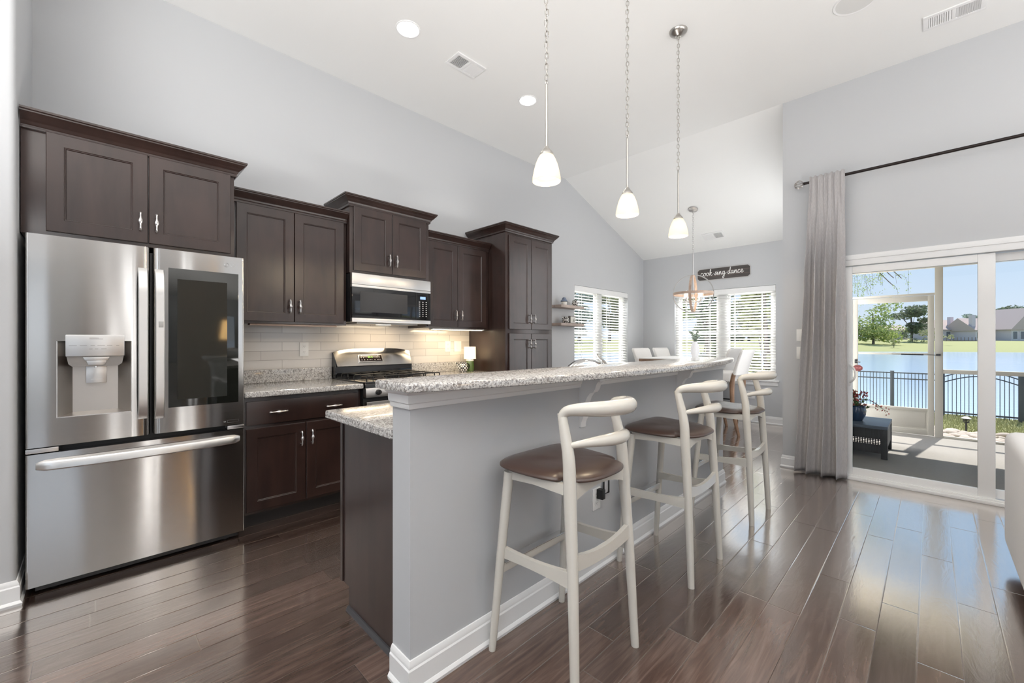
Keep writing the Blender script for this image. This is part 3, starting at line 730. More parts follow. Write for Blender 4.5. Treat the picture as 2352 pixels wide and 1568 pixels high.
# drawer handle: shallow bowed bar
n = 30; bh = bmesh.new(); rings = []
for i in range(n + 1):
    t = i / n; x = -.207 + (.642 + .207) * t; s_ = 4 * t * (1 - t)
    yo = FY - .006 - .052 * s_ ** .5; zc = .632
    hh = .022 if 0 < i < n else .016
    rings.append([bh.verts.new(p) for p in ((x, yo + .004, zc - hh), (x, yo, zc - hh + .006), (x, yo + .002, zc + hh - .006), (x, yo + .006, zc + hh), (x, yo + .03 + .02 * s_, zc + hh + .006), (x, yo + .022, zc - hh))])
for a, c in zip(rings, rings[1:]):
    for j in range(6): bh.faces.new((a[j], a[(j + 1) % 6], c[(j + 1) % 6], c[j]))
bh.faces.new(rings[0]); bh.faces.new(rings[-1][::-1]); bmesh.ops.recalc_face_normals(bh, faces=bh.faces)
B().add(bh).build('drawer_handle', STEELP, dr)
for (xa, xb) in ((FX0, FX0 + .11), (FX1 - .09, FX1)): B().box(xa, xb, FY + .01, FY + .08, .694, .716, .003).build('hinge', PEWTER, F)

# ------------------------------------------------------------------ range
G = thing('gas_range', (1.852, 3.45, 0), 'stainless and black gas range between the granite counters', 'stove')
GX0, GX1 = 1.472, 2.234
b = B(); b.box(GX0, GX1, 3.115, 3.725, .03, .905, .003); b.build('body', BLACKP, G)
b = B(); b.box(GX0, GX1, 3.085, 3.725, .905, .925, .005); b.build('cooktop', M('black_enamel', (.012, .012, .014), .15, spec=.6), G)
b = B(); b.prism([(3.082, .905), (3.078, .880), (3.110, .880), (3.110, .922), (3.09, .922)], 0, GX0, GX1); b.build('cooktop_edge', BLACKG, G)
b = B(); b.prism([(3.070, .878), (3.062, .805), (3.12, .805), (3.12, .878)], 0, GX0, GX1, .002); b.build('knob_panel', STEELP, G)
for k in range(4):
    x = GX0 + .10 + k * (.762 - .20) / 3
    m_ = Matrix.Translation((x, 3.066, .842)) @ Matrix.Rotation(R(84), 4, 'X')
    kb = B().lathe([(0, 0), (.022, 0), (.022, .010), (.018, .026), (.016, .028), (0, .028)], n=24, mtx=m_)
    kb.box(-.004, .004, -.018, .018, .026, .036, .001, mtx=m_); kb.build('knob', BLACKP, G)
b = B(); b.box(GX0 + .006, GX1 - .006, 3.068, 3.12, .24, .772, .004); od = b.build('oven_door', STEEL, G)
B().box(GX0 + .13, GX1 - .13, 3.0665, 3.075, .36, .62, .003).build('oven_window', DARKGLASS, od)
b = B(); b.tube([(GX0 + .06, 3.012, .735), (GX1 - .06, 3.012, .735)], .016, 14)
for x in (GX0 + .085, GX1 - .085): b.tube([(x, 3.014, .735), (x, 3.07, .735)], .010, 10)
b.build('oven_handle', STEELP, od)
B().box(GX0 + .006, GX1 - .006, 3.072, 3.12, .05, .228, .004).build('storage_drawer', STEEL, G)
# backguard, slanted steel face with domed top
b = B(); b.prism([(3.655, .925), (3.730, .925), (3.730, 1.142), (3.712, 1.142), (3.655, 1.025)], 0, GX0 + .002, GX1 - .002); b.build('backguard', BLACKG, G)
bm_ = bmesh.new(); n = 24; lo, hi, bk = [], [], []
for i in range(n + 1):
    t = i / n; x = GX0 + .014 + (GX1 - GX0 - .028) * t; x2 = GX0 + .002 + (GX1 - GX0 - .004) * t
    dome = 1.146 + .030 * (1 - (2 * t - 1) ** 4)
    lo.append(bm_.verts.new((x, 3.636, 1.022))); hi.append(bm_.verts.new((x2 if 0 < i < n else x2, 3.705, dome))); bk.append(bm_.verts.new((x2, 3.735, dome)))
for i in range(n):
    bm_.faces.new((lo[i], lo[i + 1], hi[i + 1], hi[i])); bm_.faces.new((hi[i], hi[i + 1], bk[i + 1], bk[i]))
bl = [bm_.verts.new((v.co.x, 3.735, 1.022)) for v in lo]
for i in range(n): bm_.faces.new((lo[i + 1], lo[i], bl[i], bl[i + 1])); bm_.faces.new((bk[i], bk[i + 1], bl[i + 1], bl[i]))
bm_.faces.new((lo[0], hi[0], bk[0], bl[0])); bm_.faces.new((lo[n], bl[n], bk[n], hi[n])); bmesh.ops.recalc_face_normals(bm_, faces=bm_.faces)
bg = B().add(bm_).build('control_face', STEEL, G, ang=50)
# display panel on the slanted face
th = math.atan2(3.705 - 3.636, 1.146 - 1.022)
MS = Matrix.Translation((1.853, 3.6705, 1.084)) @ Matrix.Rotation(-th, 4, 'X')
MS = Matrix.Translation((1.800, 3.664, 1.084)) @ Matrix.Rotation(-th, 4, 'X')
B().box(-.115, .115, -.010, .004, -.040, .034, .002, mtx=MS).build('display_bezel', STEELP, bg)
B().box(-.110, .110, -.012, .0, -.035, .029, .001, mtx=MS).build('display_panel', M('brown_black_panel', (.018, .011, .009), .15), bg)
b = B()
for x in (-.022, -.008, .012): b.box(x - .005, x + .005, -.0128, -.0118, .000, .016, mtx=MS)
b.build('clock_digits', GREEND, bg)
for (x, z) in [(x, -.0195) for x in (-.09, -.065, -.035, -.012, .006, .035, .065, .085)] + [(-.092, .003), (-.07, .001), (.062, .006), (.083, .006), (.07, .017), (-.088, .0195)]:
    B().box(x - .004, x + .004, -.0128, -.0118, z - .0035, z + .0035, mtx=MS).build('button', MARKL, bg)
for side in (0, 1):
    x0 = GX0 + .035 + side * .355; x1 = x0 + .335; b = B(); r = .0055
    z = .962
    for y in (3.13, 3.36, 3.60):
        b.tube([(x0, y, .926), (x0, y, z - .008), (x0 + .008, y, z), (x1 - .008, y, z), (x1, y, z - .008), (x1, y, .926)], r, 6)
    for x in (x0 + .055, (x0 + x1) / 2, x1 - .055):
        b.tube([(x, 3.13, .928), (x, 3.13, z), (x, 3.60, z), (x, 3.60, .928)], r, 6)
    b.build('grate', BLACKM, G)
    for y in (3.24, 3.48): B().lathe([(0, .0), (.045, .0), (.047, .010), (.034, .014), (.034, .022), (0, .024)], ((x0 + x1) / 2, y, .925), 22).build('burner', M('burner_cap', (.06, .05, .045), .5), G)

# ------------------------------------------------------------------ microwave
Mw = thing('microwave', (1.854, YK, 1.40), 'stainless over-the-range microwave with black glass door', 'microwave')
MY = 3.325
B().box(1.476, 2.232, MY + .03, YK - .013, 1.402, 1.802, .003).build('body', BLACKP, Mw)
B().box(1.476, 2.232, MY, MY + .034, 1.712, 1.803, .004).build('top_vent', STEELP, Mw)
B().box(1.476, 2.232, MY, MY + .034, 1.689, 1.710, .003).build('upper_trim', STEELP, Mw)
md = B().box(1.476, 2.232, MY, MY + .034, 1.434, 1.689, .002).build('door_glass', BLACKG, Mw)
B().box(1.545, 1.985, MY - .0012, MY + .002, 1.485, 1.655).build('door_window', M('microwave_window', (.030, .028, .027), .08, spec=.7), md)
B().box(1.476, 2.232, MY - .001, MY + .034, 1.402, 1.434, .003).build('lower_trim', STEELP, Mw)
b = B(); b.box(2.072, 2.076, MY - .003, MY, 1.44, 1.685); b.build('door_edge', BLACKP, Mw)
b = B(); b.box(2.118, 2.175, MY - .0015, MY, 1.628, 1.653); b.build('clock_display', BLUED, Mw)
b = B()
for r_ in range(8):
    for c_ in range(3): b.box(2.105 + c_ * .036, 2.117 + c_ * .036, MY - .0015, MY, 1.470 + r_ * .0185, 1.4765 + r_ * .0185)
b.build('keypad', MARKL, Mw)
b = B(); b.box(1.56, 2.15, 3.42, 3.66, 1.392, 1.402); b.build('underside_grille', M('grey_filter', (.4, .39, .37), .4, .8), Mw)
ml = B().box(1.80, 1.92, 3.50, 3.56, 1.3905, 1.393).build('work_light', LEDW, Mw)
lamp('microwave_lamp', 'AREA', (1.86, 3.55, 1.385), 1.6, (1, .80, .55), aim=(0, .1, -1), size=(.5, .12))
# under-cabinet strips
for (xa, xb, lb, en) in ((2.33, 3.0, 'warm light strip under the cabinet right of the microwave', 2.0), (.78, 1.40, 'unlit light strip under the cabinet left of the microwave', 0)):
    s_ = thing('under_cabinet_light', ((xa + xb) / 2, 3.60, 1.36), lb, 'light')
    B().box(xa, xb, 3.44, 3.50, 1.358, 1.3715, .002).build('housing', LIGHTWOOD if not en else WHITE, s_)
    if en:
        B().box(xa + .02, xb - .02, 3.447, 3.493, 1.3565, 1.3582).build('lens', LEDW, s_)
        lamp('under_cabinet_lamp', 'AREA', ((xa + xb) / 2, 3.50, 1.352), en, (1, .80, .52), aim=(.1, .35, -1), size=(.6, .05))

# ------------------------------------------------------------------ outlets and switches
def plate_y(name, x, z, y, label, kind, sgn=-1, w=.072, h=.116, mat=WHITE):
    r = thing(name, (x, y, z), label, kind)
    B().box(x - w / 2, x + w / 2, min(y, y + sgn * .006), max(y, y + sgn * .006), z - h / 2, z + h / 2, .002).build('cover_plate', mat, r)
    yy = y + sgn * .006
    if kind == 'outlet':
        for dz in (-.024, .024):
            o = B().prism([(x + .017 * math.cos(a), z + dz + min(.013, max(-.013, .017 * math.sin(a)))) for a in [2 * PI * k / 20 for k in range(20)]], 1, yy - .0015, yy + .001).build('receptacle', mat, r)
            b = B(); b.box(x - .007, x - .0045, yy - .002, yy - .001, z + dz - .003, z + dz + .006); b.box(x + .0045, x + .007, yy - .002, yy - .001, z + dz - .003, z + dz + .006); b.box(x - .002, x + .002, yy - .002, yy - .001, z + dz - .010, z + dz - .006); b.build('slots', MARK, o)
    else: B().box(x - .012, x + .012, yy - .004, yy + .001, z - .03, z + .03, .002).build('rocker', mat, r)
    return r
plate_y('wall_outlet', 1.245, 1.175, YK - .0105, 'white outlet on the tile above the counter beside the refrigerator', 'outlet')
plate_y('wall_outlet', 2.73, 1.185, YK - .0105, 'cream outlet on the tile left of the small lamp', 'outlet')
plate_y('wall_switch', 2.865, 1.185, YK - .0105, 'cream switch plate on the tile just behind the small lamp', 'switch', w=.10)

# ------------------------------------------------------------------ counter lamp, checkered creamer
L_ = thing('table_lamp', (2.93, 3.60, .914), 'small lamp with white drum shade and green glass base', 'lamp')
b = B().lathe([(0, 0), (.042, 0), (.046, .006), (.048, .05), (.044, .105), (.040, .112), (0, .112)], (2.93, 3.60, .914), 28); b.build('base', M('green_glass', (.10, .16, .045), .12, coat=.5), L_)
b = B().lathe([(0, .112), (.041, .112), (.042, .118), (.038, .126), (0, .126)], (2.93, 3.60, .914), 24); b.tube([(2.93, 3.6, 1.035), (2.93, 3.6, 1.09)], .006, 8); b.build('collar', WHITE, L_)
b = B().lathe([(.066, .135), (.063, .268), (.061, .268), (.064, .135), (.066, .135)], (2.93, 3.60, .914), 36); b.build('lamp_shade', LSHADE, L_)
B().lathe([(0, .17), (.018, .18), (.024, .20), (.018, .22), (0, .23)], (2.93, 3.60, .914), 16).build('bulb', BULB, L_)
lamp('table_lamp_light', 'POINT', (2.93, 3.60, 1.115), .7, (1, .76, .45), shadow_soft_size=.03)
def pitcher(loc, sc, label, group, spout=(-1, 0)):
    r = thing('checkered_creamer', loc, label, 'creamer', group); x, y, z = loc
    B().lathe([(0, 0), (.030 * sc, 0), (.040 * sc, .010 * sc), (.048 * sc, .035 * sc), (.044 * sc, .062 * sc), (.036 * sc, .078 * sc), (.040 * sc, .088 * sc), (.037 * sc, .088 * sc), (.033 * sc, .078 * sc), (0, .074 * sc)], loc, 28).build('body', CHECK, r)
    sx, sy = spout
    B().tube([(x + sx * .040 * sc, y + sy * .040 * sc, z + .045 * sc), (x + sx * .060 * sc, y + sy * .06 * sc, z + .066 * sc), (x + sx * .078 * sc, y + sy * .078 * sc, z + .090 * sc)], [.012 * sc, .009 * sc, .007 * sc], 10).build('spout', CHECK, r)
    B().tube(spline([(x - sx * .038 * sc, y - sy * .038 * sc, z + .075 * sc), (x - sx * .070 * sc, y - sy * .07 * sc, z + .068 * sc), (x - sx * .070 * sc, y - sy * .07 * sc, z + .035 * sc), (x - sx * .043 * sc, y - sy * .043 * sc, z + .022 * sc)], 6), .005 * sc, 8).build('handle', BLACKG, r)
    return r
pitcher((2.80, 3.56, .914), 1.15, 'black and white checkered creamer beside the green lamp', 'checkered pottery')

# ------------------------------------------------------------------ island
IX0, IX1, IY0, IY1 = .781, 3.900, 1.290, 1.411
struct(B().box(IX0, IX1, IY0, IY1, 0, 1.069).build('wall_island', PAINT, smooth=False))
IB = [(o, z * 1.03) for o, z in BASEP]
struct(B().sweep(IB, [(IX0, IY1), (IX0, IY0), (IX1, IY0), (IX1, IY1 + .0)]).build('baseboard_island', TRIM, ang=25))
TR = [(0, 1.003), (.010, 1.003), (.012, 1.012), (.012, 1.020), (.018, 1.024), (.020, 1.036), (.020, 1.052), (.034, 1.062), (.034, 1.0695), (0, 1.0695)]
struct(B().sweep(TR, [(IX0, IY1 - .001), (IX0, IY0), (IX1, IY0), (IX1, IY1 - .001)]).build('trim_island', TRIM, ang=25))
# bar top: bowed front edge, rounded arrises
def arc(t): return 1.215 - .205 * (4 * t * (1 - t)) ** .85
bx0, bx1 = .722, 3.935
front = [(bx0 + (bx1 - bx0) * i / 40, arc(i / 40)) for i in range(41)]
rc = .022
def rounded(poly, r):
    out = []
    for i, p in enumerate(poly):
        a, c = Vector(poly[i - 1]), Vector(poly[(i + 1) % len(poly)]); p = Vector(p)
        d0 = (a - p).normalized(); d1 = (c - p).normalized()
        if d0.dot(d1) > -.6:
            for k in range(5):
                t = k / 4; q = (p + d0 * r) * (1 - t) ** 2 + p * 2 * t * (1 - t) + (p + d1 * r) * t * t; out.append((q.x, q.y))
        else: out.append((p.x, p.y))
    return out
pts = rounded(front + [(bx1, 1.448), (bx0, 1.448)], rc)
b = bmesh.new(); prof = [(.006, 1.0695), (.001, 1.073), (0, 1.078), (0, 1.092), (.002, 1.097), (.008, 1.1005)]
n = len(pts); nor = []
for i in range(n):
    a, c = Vector(pts[i - 1]), Vector(pts[(i + 1) % n]); d = (c - a).normalized(); nor.append(Vector((-d.y, d.x)))
rings = [[b.verts.new((pts[i][0] + nor[i].x * ins, pts[i][1] + nor[i].y * ins, z)) for i in range(n)] for ins, z in prof]
for r0, r1 in zip(rings, rings[1:]):
    for i in range(n): b.faces.new((r0[i], r0[(i + 1) % n], r1[(i + 1) % n], r1[i]))
b.faces.new(rings[0][::-1]); b.faces.new(rings[-1]); bmesh.ops.recalc_face_normals(b, faces=b.faces)
tag(B().add(b).build('bar_countertop', GRAN, ang=40), 'long raised granite bar top with bowed front edge', 'countertop')
# corbels
def corbel(x, label):
    pr = [(1.290, 1.069), (1.062, 1.069), (1.060, 1.040)]
    pr += [(1.066 + .05 * math.sin(t), 1.040 - .06 * (1 - math.cos(t)) - .0) for t in [0.3, .6, .9, 1.2]]
    pr += [(1.135, .984)] + [(1.135 + .105 * math.sin(t), .984 - .125 * (1 - math.cos(t))) for t in [.35, .7, 1.05, 1.4]]
    pr += [(1.246, .845), (1.262, .828), (1.270, .815), (1.270, .795), (1.290, .795)]
    pr = [(1.290 - (1.290 - y) * .55, z) for y, z in pr]
    b = B().prism(pr, 0, x - .022, x + .022, 0)
    o = b.build('corbel', TRIM, ang=30); tag(o, label, 'bracket', 'corbels under the bar top')
    return o
corbel(1.800, 'white scrolled corbel under the bar behind the nearest stool')
corbel(2.968, 'white scrolled corbel under the bar behind the middle stool')
# island lower counter + cabinet
it = B().box(.772, 3.93, IY1 + .001, 2.035, .876, .914, .009, 3).build('island_countertop', GRAN)
tag(it, 'lower granite counter on the kitchen side of the island', 'countertop')
IC = thing('island_cabinet', (2.3, 1.70, 0), 'dark brown island base cabinet behind the grey half wall', 'cabinet')
b = B(); b.prism([(IY1 + .002, .001), (1.905, .001), (1.905, .105), (1.985, .105), (1.985, .8755), (IY1 + .002, .8755)], 0, .832, 3.88); b.build('carcass', ESP, IC)
b = B(); b.box(.826, .8325, 1.965, 1.988, .107, .874); b.build('end_stile', ESP, IC)
b = B().sweep([(0, 0), (.016, 0), (.014, .010), (.006, .018), (0, .019)], [(.832, 1.905), (.832, IY1 + .022)]); b.build('shoe_molding', M('dark_grey_shoe', (.05, .048, .052), .4), IC)
for k in range(5):
    a = .86 + k * .605; d = panel_front(a, a + .59, .125, .668, 1.986 + .019)
    for v in d.bm.verts: v.co.y = 2 * 1.9955 - v.co.y + .0
    o = d.build('door', ESP, IC)
# faucet
fx, fy = 2.43, 1.56
FA = thing('kitchen_faucet', (fx, fy, .914), 'chrome sink faucet with arched spout behind the bar top', 'faucet')
b = B().lathe([(0, 0), (.028, 0), (.028, .01), (.022, .02), (.022, .13), (.025, .15), (.023, .175), (0, .185)], (fx, fy, .914), 20); b.build('body', CHROME, FA)
sp = spline([(fx - .005, fy + .02, 1.075), (fx - .05, fy + .045, 1.103), (fx - .14, fy + .06, 1.114), (fx - .22, fy + .065, 1.100), (fx - .285, fy + .07, 1.072)], 8)
b = B().tube(sp, lerp_list([.016, .017, .017, .015, .012], len(sp)), 12, flat=(1.9, .75)); b.build('spout', CHROME, FA)
sp = spline([(fx + .012, fy - .008, 1.085), (fx - .025, fy - .010, 1.108), (fx - .075, fy - .012, 1.132), (fx - .112, fy - .014, 1.160)], 6)
b = B().tube(sp, lerp_list([.013, .012, .009, .006], len(sp)), 10, flat=(1.3, .8)); b.build('lever', CHROME, FA)
# island outlet with black adapter
plate_y('wall_outlet', 1.930, .385, IY0, 'white outlet low on the grey island wall behind the nearest stool', 'outlet')
AD = thing('power_adapter', (1.96, IY0 - .01, .43), 'black plug-in charger in the island outlet', 'charger')
B().box(1.925, 1.955, IY0 - .045, IY0 - .0085, .388, .440, .003).build('plug', BLACKP, AD)
b = B()
b.tube([(1.99, IY0 - .012, .395), (1.99, IY0 - .012, .47), (2.04, IY0 - .012, .47), (2.04, IY0 - .012, .395)], .005, 6, closed=True); b.build('holder_frame', BLACKP, AD)
B().box(1.992, 2.038, IY0 - .010, IY0 - .001, .398, .468, .001).build('clear_block', M('pale_plastic', (.6, .6, .62), .2), AD)

# ------------------------------------------------------------------ bar stools (seat faces +Y)
def make_stool(x, y, label):
    r = thing('bar_stool', (x, y, 0), label, 'stool', 'bar stools along the island')
    # coordinates local: x across, y depth (front = +), origin under seat centre (y=1.05 in the room)
    def P(px, py, pz): return (x + px, y + py, pz)
    for s in (-1, 1):
        # front leg
        pl = spline([P(s * .224, .198, .0), P(s * .206, .165, .40), P(s * .190, .135, .725)], 8)
        B().tube(pl, lerp_list([.0145, .0185, .021], len(pl)), 14).build('leg', LACQ, r)
        # rear leg rising into the back post
        pl = spline([P(s * .203, -.197, 0), P(s * .190, -.178, .40), P(s * .180, -.158, .70), P(s * .176, -.150, .82), P(s * .172, -.128, .92), P(s * .166, -.110, .982)], 8)
        B().tube(pl, lerp_list([.0145, .0185, .022, .021, .018, .015], len(pl)), 14, flat=(1.0, 1.12)).build('leg', LACQ, r)
    # top rail: cow-horn
    a = [P(-.171, -.122, .940), P(-.168, -.114, .968), P(-.158, -.130, .990), P(-.133, -.178, .999), (x - .085, y - .238, 1.003), (x, y - .268, 1.006), (x + .085, y - .238, 1.003), P(.133, -.178, .999), P(.158, -.130, .990), P(.168, -.114, .968), P(.171, -.122, .940)]
    sp = spline(a, 8); rr = [.0150 + .0155 * (math.sin(PI * i / (len(sp) - 1))) ** 2 for i in range(len(sp))]
    B().tube(sp, rr, 16, flat=(1.0, .95)).build('top_rail', LACQ, r)
    a = [P(-.176, -.150, .872), (x - .12, y - .195, .882), (x - .06, y - .232, .888), (x, y - .245, .890), (x + .06, y - .232, .888), (x + .12, y - .195, .882), P(.176, -.150, .872)]
    sp = spline(a, 8); rr = [.0100 + .0140 * (math.sin(PI * i / (len(sp) - 1))) ** 1.3 for i in range(len(sp))]
    B().tube(sp, rr, 16).build('lower_back_rail', LACQ, r)
    # aprons
    b = B()
    for s in (-1, 1):
        b.prism([(-.155, .738), (.135, .735), (.135, .695), (.0, .704), (-.155, .700)], 0, x + s * .183 - .010, x + s * .183 + .010, mtx=Matrix.Translation((0, y, 0)))
    b.prism([(-.18, .735), (.18, .735), (.18, .695), (.09, .706), (-.09, .706), (-.18, .695)], 1, y + .125, y + .145, mtx=Matrix.Translation((x, 0, 0)))
    b.prism([(-.17, .742), (.17, .742)] + [(.17 - .34 * k / 10, .706 - .032 * (k / 5 - 1) ** 2) for k in range(11)], 1, y - .168, y - .148, mtx=Matrix.Translation((x, 0, 0)))
    b.build('seat_frame', LACQ, r)
    # stretchers
    for s in (-1, 1):
        b = B().prism([(-.182 + .347 * k / 10, .448 - .028 * k / 10 - .010 * math.sin(PI * k / 10)) for k in range(11)] + [(.165 - .347 * k / 10, .376 + .012 * k / 10 + .006 * math.sin(PI * k / 10)) for k in range(11)], 0, x + s * .195 - .009, x + s * .195 + .009, 0, mtx=Matrix.Translation((0, y, 0))); b.build('side_stretcher', LACQ, r)
    B().box(x - .203, x + .203, y + .158, y + .182, .315, .352, .004).build('footrest', LACQ, r)
    B().box(x - .190, x + .190, y + .153, y + .187, .350, .355, .002).build('footrest_plate', CHROME, r)
    B().prism([(-.19 + .38 * k / 10, .474 + .030 * (k / 5 - 1) ** 2) for k in range(11)] + [(.19 - .38 * k / 10, .430 + .016 * (k / 5 - 1) ** 2) for k in range(11)], 1, y - .186, y - .168, 0, mtx=Matrix.Translation((x, 0, 0))).build('rear_stretcher', LACQ, r)
    # seat: rounded trapezoid cushion with notches at the posts, domed
    outl = []
    N = 72
    for k in range(N):
        a_ = 2 * PI * k / N; ca, sa = math.cos(a_), math.sin(a_)
        e_ = 2 / 4.6 if sa > 0 else 2 / 2.7
        px = math.copysign(abs(ca) ** e_, ca); py = math.copysign(abs(sa) ** e_, sa)
        wdt = .243 - .040 * (1 - py) / 2
        yy = py * .19 if py > 0 else py * .225 + .0
        xx = px * wdt
        for sx in (-1, 1):   # notch
            dx, dy = xx - sx * .178, yy + .152; dd = math.hypot(dx, dy)
            if dd < .034: q = .034 - dd; xx -= (xx) * q * 2.2; yy += q * .8
        outl.append((xx, yy + .0))
    bm2 = bmesh.new(); rings = []
    for ins, z in ((.034, .733), (.010, .737), (.001, .743), (.001, .748), (.010, .755), (.034, .763), (.08, .767), (.14, .765)):
        rings.append([bm2.verts.new((x + xx * (1 - ins / .215), y + .01 + yy * (1 - ins / .215), z + .010 * max(0, (yy / .19)) ** 2 * (1 if yy > 0 else 0))) for xx, yy in outl])
    for r0, r1 in zip(rings, rings[1:]):
        for i in range(N): bm2.faces.new((r0[i], r0[(i + 1) % N], r1[(i + 1) % N], r1[i]))
    bm2.faces.new(rings[0][::-1]); cv_ = bm2.verts.new((x, y + .01, .7645))
    for i in range(N): bm2.faces.new((rings[-1][i], rings[-1][(i + 1) % N], cv_))
    bmesh.ops.recalc_face_normals(bm2, faces=bm2.faces)
    B().add(bm2).build('seat', LEATH, r, ang=60)
    return r
st = make_stool(1.355, 1.05, 'cream bar stool with brown leather seat nearest the camera')
dup(st, (2.325, 1.05, 0), 'cream bar stool with brown leather seat, middle of the three')
dup(st, (3.332, 1.05, 0), 'cream bar stool with brown leather seat, farthest along the bar')

# ------------------------------------------------------------------ pendants
def chain(top, bottom, link=.034, r=.0022, w=.0085):
    b = B(); n = max(2, int((top[2] - bottom[2]) / (link * .80))); 
    for i in range(n):
        z = bottom[2] + (i + .5) * (top[2] - bottom[2]) / n; h = link / 2
        wob = .003 * math.sin(i * 1.7)
        pts = [(0, -h), (w * .75, -h * .8), (w, -h * .35), (w, h * .35), (w * .75, h * .8), (0, h), (-w * .75, h * .8), (-w, h * .35), (-w, -h * .35), (-w * .75, -h * .8)]
        a = 0.5 if i % 2 else 0.5 + PI / 2
        b.tube([(bottom[0] + wob + math.cos(a) * p, bottom[1] + math.sin(a) * p, z + q) for p, q in pts], r, 5, closed=True)
    return b
def pend_light(x, y):
    lamp('pendant_glow', 'POINT', (x, y, 2.085), .12, (1, .80, .54), shadow_soft_size=.03)
    lamp('pendant_light', 'SPOT', (x, y, 2.036), 10, (1, .80, .54), aim=(0, 0, -1), spot_size=R(179), spot_blend=.1, shadow_soft_size=.045)
def make_pendant(x, y, label):
    r = thing('pendant_lamp', (x, y, HC), label, 'pendant lamp', 'pendant lamps over the bar')
    B().lathe([(0, -.042), (.018, -.042), (.030, -.036), (.052, -.022), (.064, -.008), (.066, 0), (0, 0)], (x, y, HC), 36).build('canopy', NICKEL, r)
    B().lathe([(0, -.004), (.004, -.003), (.005, 0)], (x, y, HC), 8, Matrix.Translation((.044, 0, -.024))).build('screw', CHROME, r)
    chain((x, y, HC - .042), (x, y, 2.545)).build('chain', NICKEL, r)
    B().tube([(x + .002, y + .003, HC - .03), (x + .004, y, 3.3), (x - .003, y + .003, 2.9), (x, y, 2.53)], .0018, 6).build('cord', M('silver_cord', (.6, .58, .55), .4), r)
    b = B().tube([(x, y, 2.525), (x, y, 2.19)], .0068, 12)
    b.tube([(x + .009 * math.cos(t), y, 2.535 + .011 * math.sin(t)) for t in [2 * PI * k / 16 for k in range(16)]], .0025, 6, closed=True); b.build('stem', NICKEL, r)
    B().lathe([(0, .048), (.010, .046), (.016, .034), (.026, .022), (.033, .012), (.034, 0), (.031, 0), (0, .004)], (x, y, 2.168), 28).build('shade_cap', NICKEL, r)
    pr = [(.026, .138), (.034, .130), (.044, .112), (.055, .085), (.063, .055), (.069, .025), (.071, .006), (.0705, 0), (.068, 0), (.0665, .006), (.0645, .025), (.0585, .055), (.051, .085), (.040, .110), (.030, .127), (.024, .134)]
    B().lathe(pr, (x, y, 2.040), 40).build('glass_shade', SHADE, r)
    B().lathe([(0, .042), (.014, .046), (.021, .060), (.021, .074), (.014, .092), (.012, .105), (0, .108)], (x, y, 2.022), 18).build('bulb', BULB, r)
    pend_light(x, y)
    return r
p_ = make_pendant(1.598, 1.359, 'amber glass pendant hanging nearest the camera')
for (xx, lb) in ((2.385, 'amber glass pendant hanging in the middle of the three'), (3.140, 'amber glass pendant farthest along the bar, its ceiling canopy in view')):
    dup(p_, (xx, 1.359, HC), lb); pend_light(xx, 1.359)

# ------------------------------------------------------------------ ceiling fittings
for (x, y, lb) in ((1.672, 2.79, 'round recessed ceiling light nearer the refrigerator'), (2.998, 2.79, 'round recessed ceiling light farther along the kitchen ceiling')):
    r = thing('recessed_light', (x, y, HC), lb, 'ceiling light', 'recessed kitchen lights')
    B().lathe([(.074, -.001), (.082, -.006), (.090, -.004), (.092, 0), (.074, 0)], (x, y, HC), 40).build('trim_ring', TRIM, r)
    B().lathe([(0, -.006), (.05, -.005), (.075, -.003), (.075, -.0005), (0, -.0005)], (x, y, HC), 40).build('lens', CANL, r)
    lamp('recessed_lamp', 'SPOT', (x, y, HC - .02), 20, (1, .95, .88), aim=(0, 0, -1), spot_size=R(120), spot_blend=.6, shadow_soft_size=.07)
for (x, y) in ((.3, 1.6), (-1.6, 1.6), (.4, -.6), (-1.6, -1.4), (1.0, -3.2)):
    lamp('recessed_lamp', 'SPOT', (x, y, HC - .03), 12, (1, .95, .89), aim=(0, 0, -1), spot_size=R(130), spot_blend=.7, shadow_soft_size=.08)
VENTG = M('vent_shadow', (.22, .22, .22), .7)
def vent(mtx, w, h, label, n=16):
    loc = mtx.translation
    r = thing('ceiling_vent', loc, label, 'vent', 'white ceiling vents')
    b = B()
    for q in ((-w / 2, w / 2, -h / 2, -h / 2 + .028), (-w / 2, w / 2, h / 2 - .028, h / 2), (-w / 2, -w / 2 + .028, -h / 2 + .028, h / 2 - .028), (w / 2 - .028, w / 2, -h / 2 + .028, h / 2 - .028), (-.010, .010, -h / 2 + .028, h / 2 - .028)): b.box(q[0], q[1], q[2], q[3], -.010, -.0005, .002, mtx=mtx)
    b.build('frame', TRIM, r)
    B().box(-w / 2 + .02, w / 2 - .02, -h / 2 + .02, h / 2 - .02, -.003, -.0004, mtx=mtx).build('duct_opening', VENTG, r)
    for s in (0, 1):
        b = B(); x0 = -w / 2 + .030 if s == 0 else .012; x1 = -.012 if s == 0 else w / 2 - .030
        k = n
        for i in range(k):
            x = x0 + (x1 - x0) * (i + .5) / k
            b.box(-.0078, .0078, -h / 2 + .026, h / 2 - .026, -.0006, .0006, mtx=mtx @ Matrix.Translation((x, 0, -.007)) @ Matrix.Rotation(R(30 if s else -30), 4, 'Y'))
        b.build('louvers', TRIM, r)
vent(Matrix.Translation((2.240, 2.805, HC)), .305, .185, 'white ceiling vent between the two recessed lights', 10)
vent(Matrix.Translation((4.365, -.115, HC)) @ Matrix.Rotation(R(90), 4, 'Z'), .315, .185, 'white ceiling vent near the door wall at upper right', 10)
sl = math.atan(.371)
vent(Matrix.Translation((6.775, 2.378, HC - (6.775 - XD) * .371)) @ Matrix.Rotation(sl, 4, 'Y') @ Matrix.Rotation(R(90), 4, 'Z'), .315, .190, 'white vent on the sloped dining ceiling', 10)
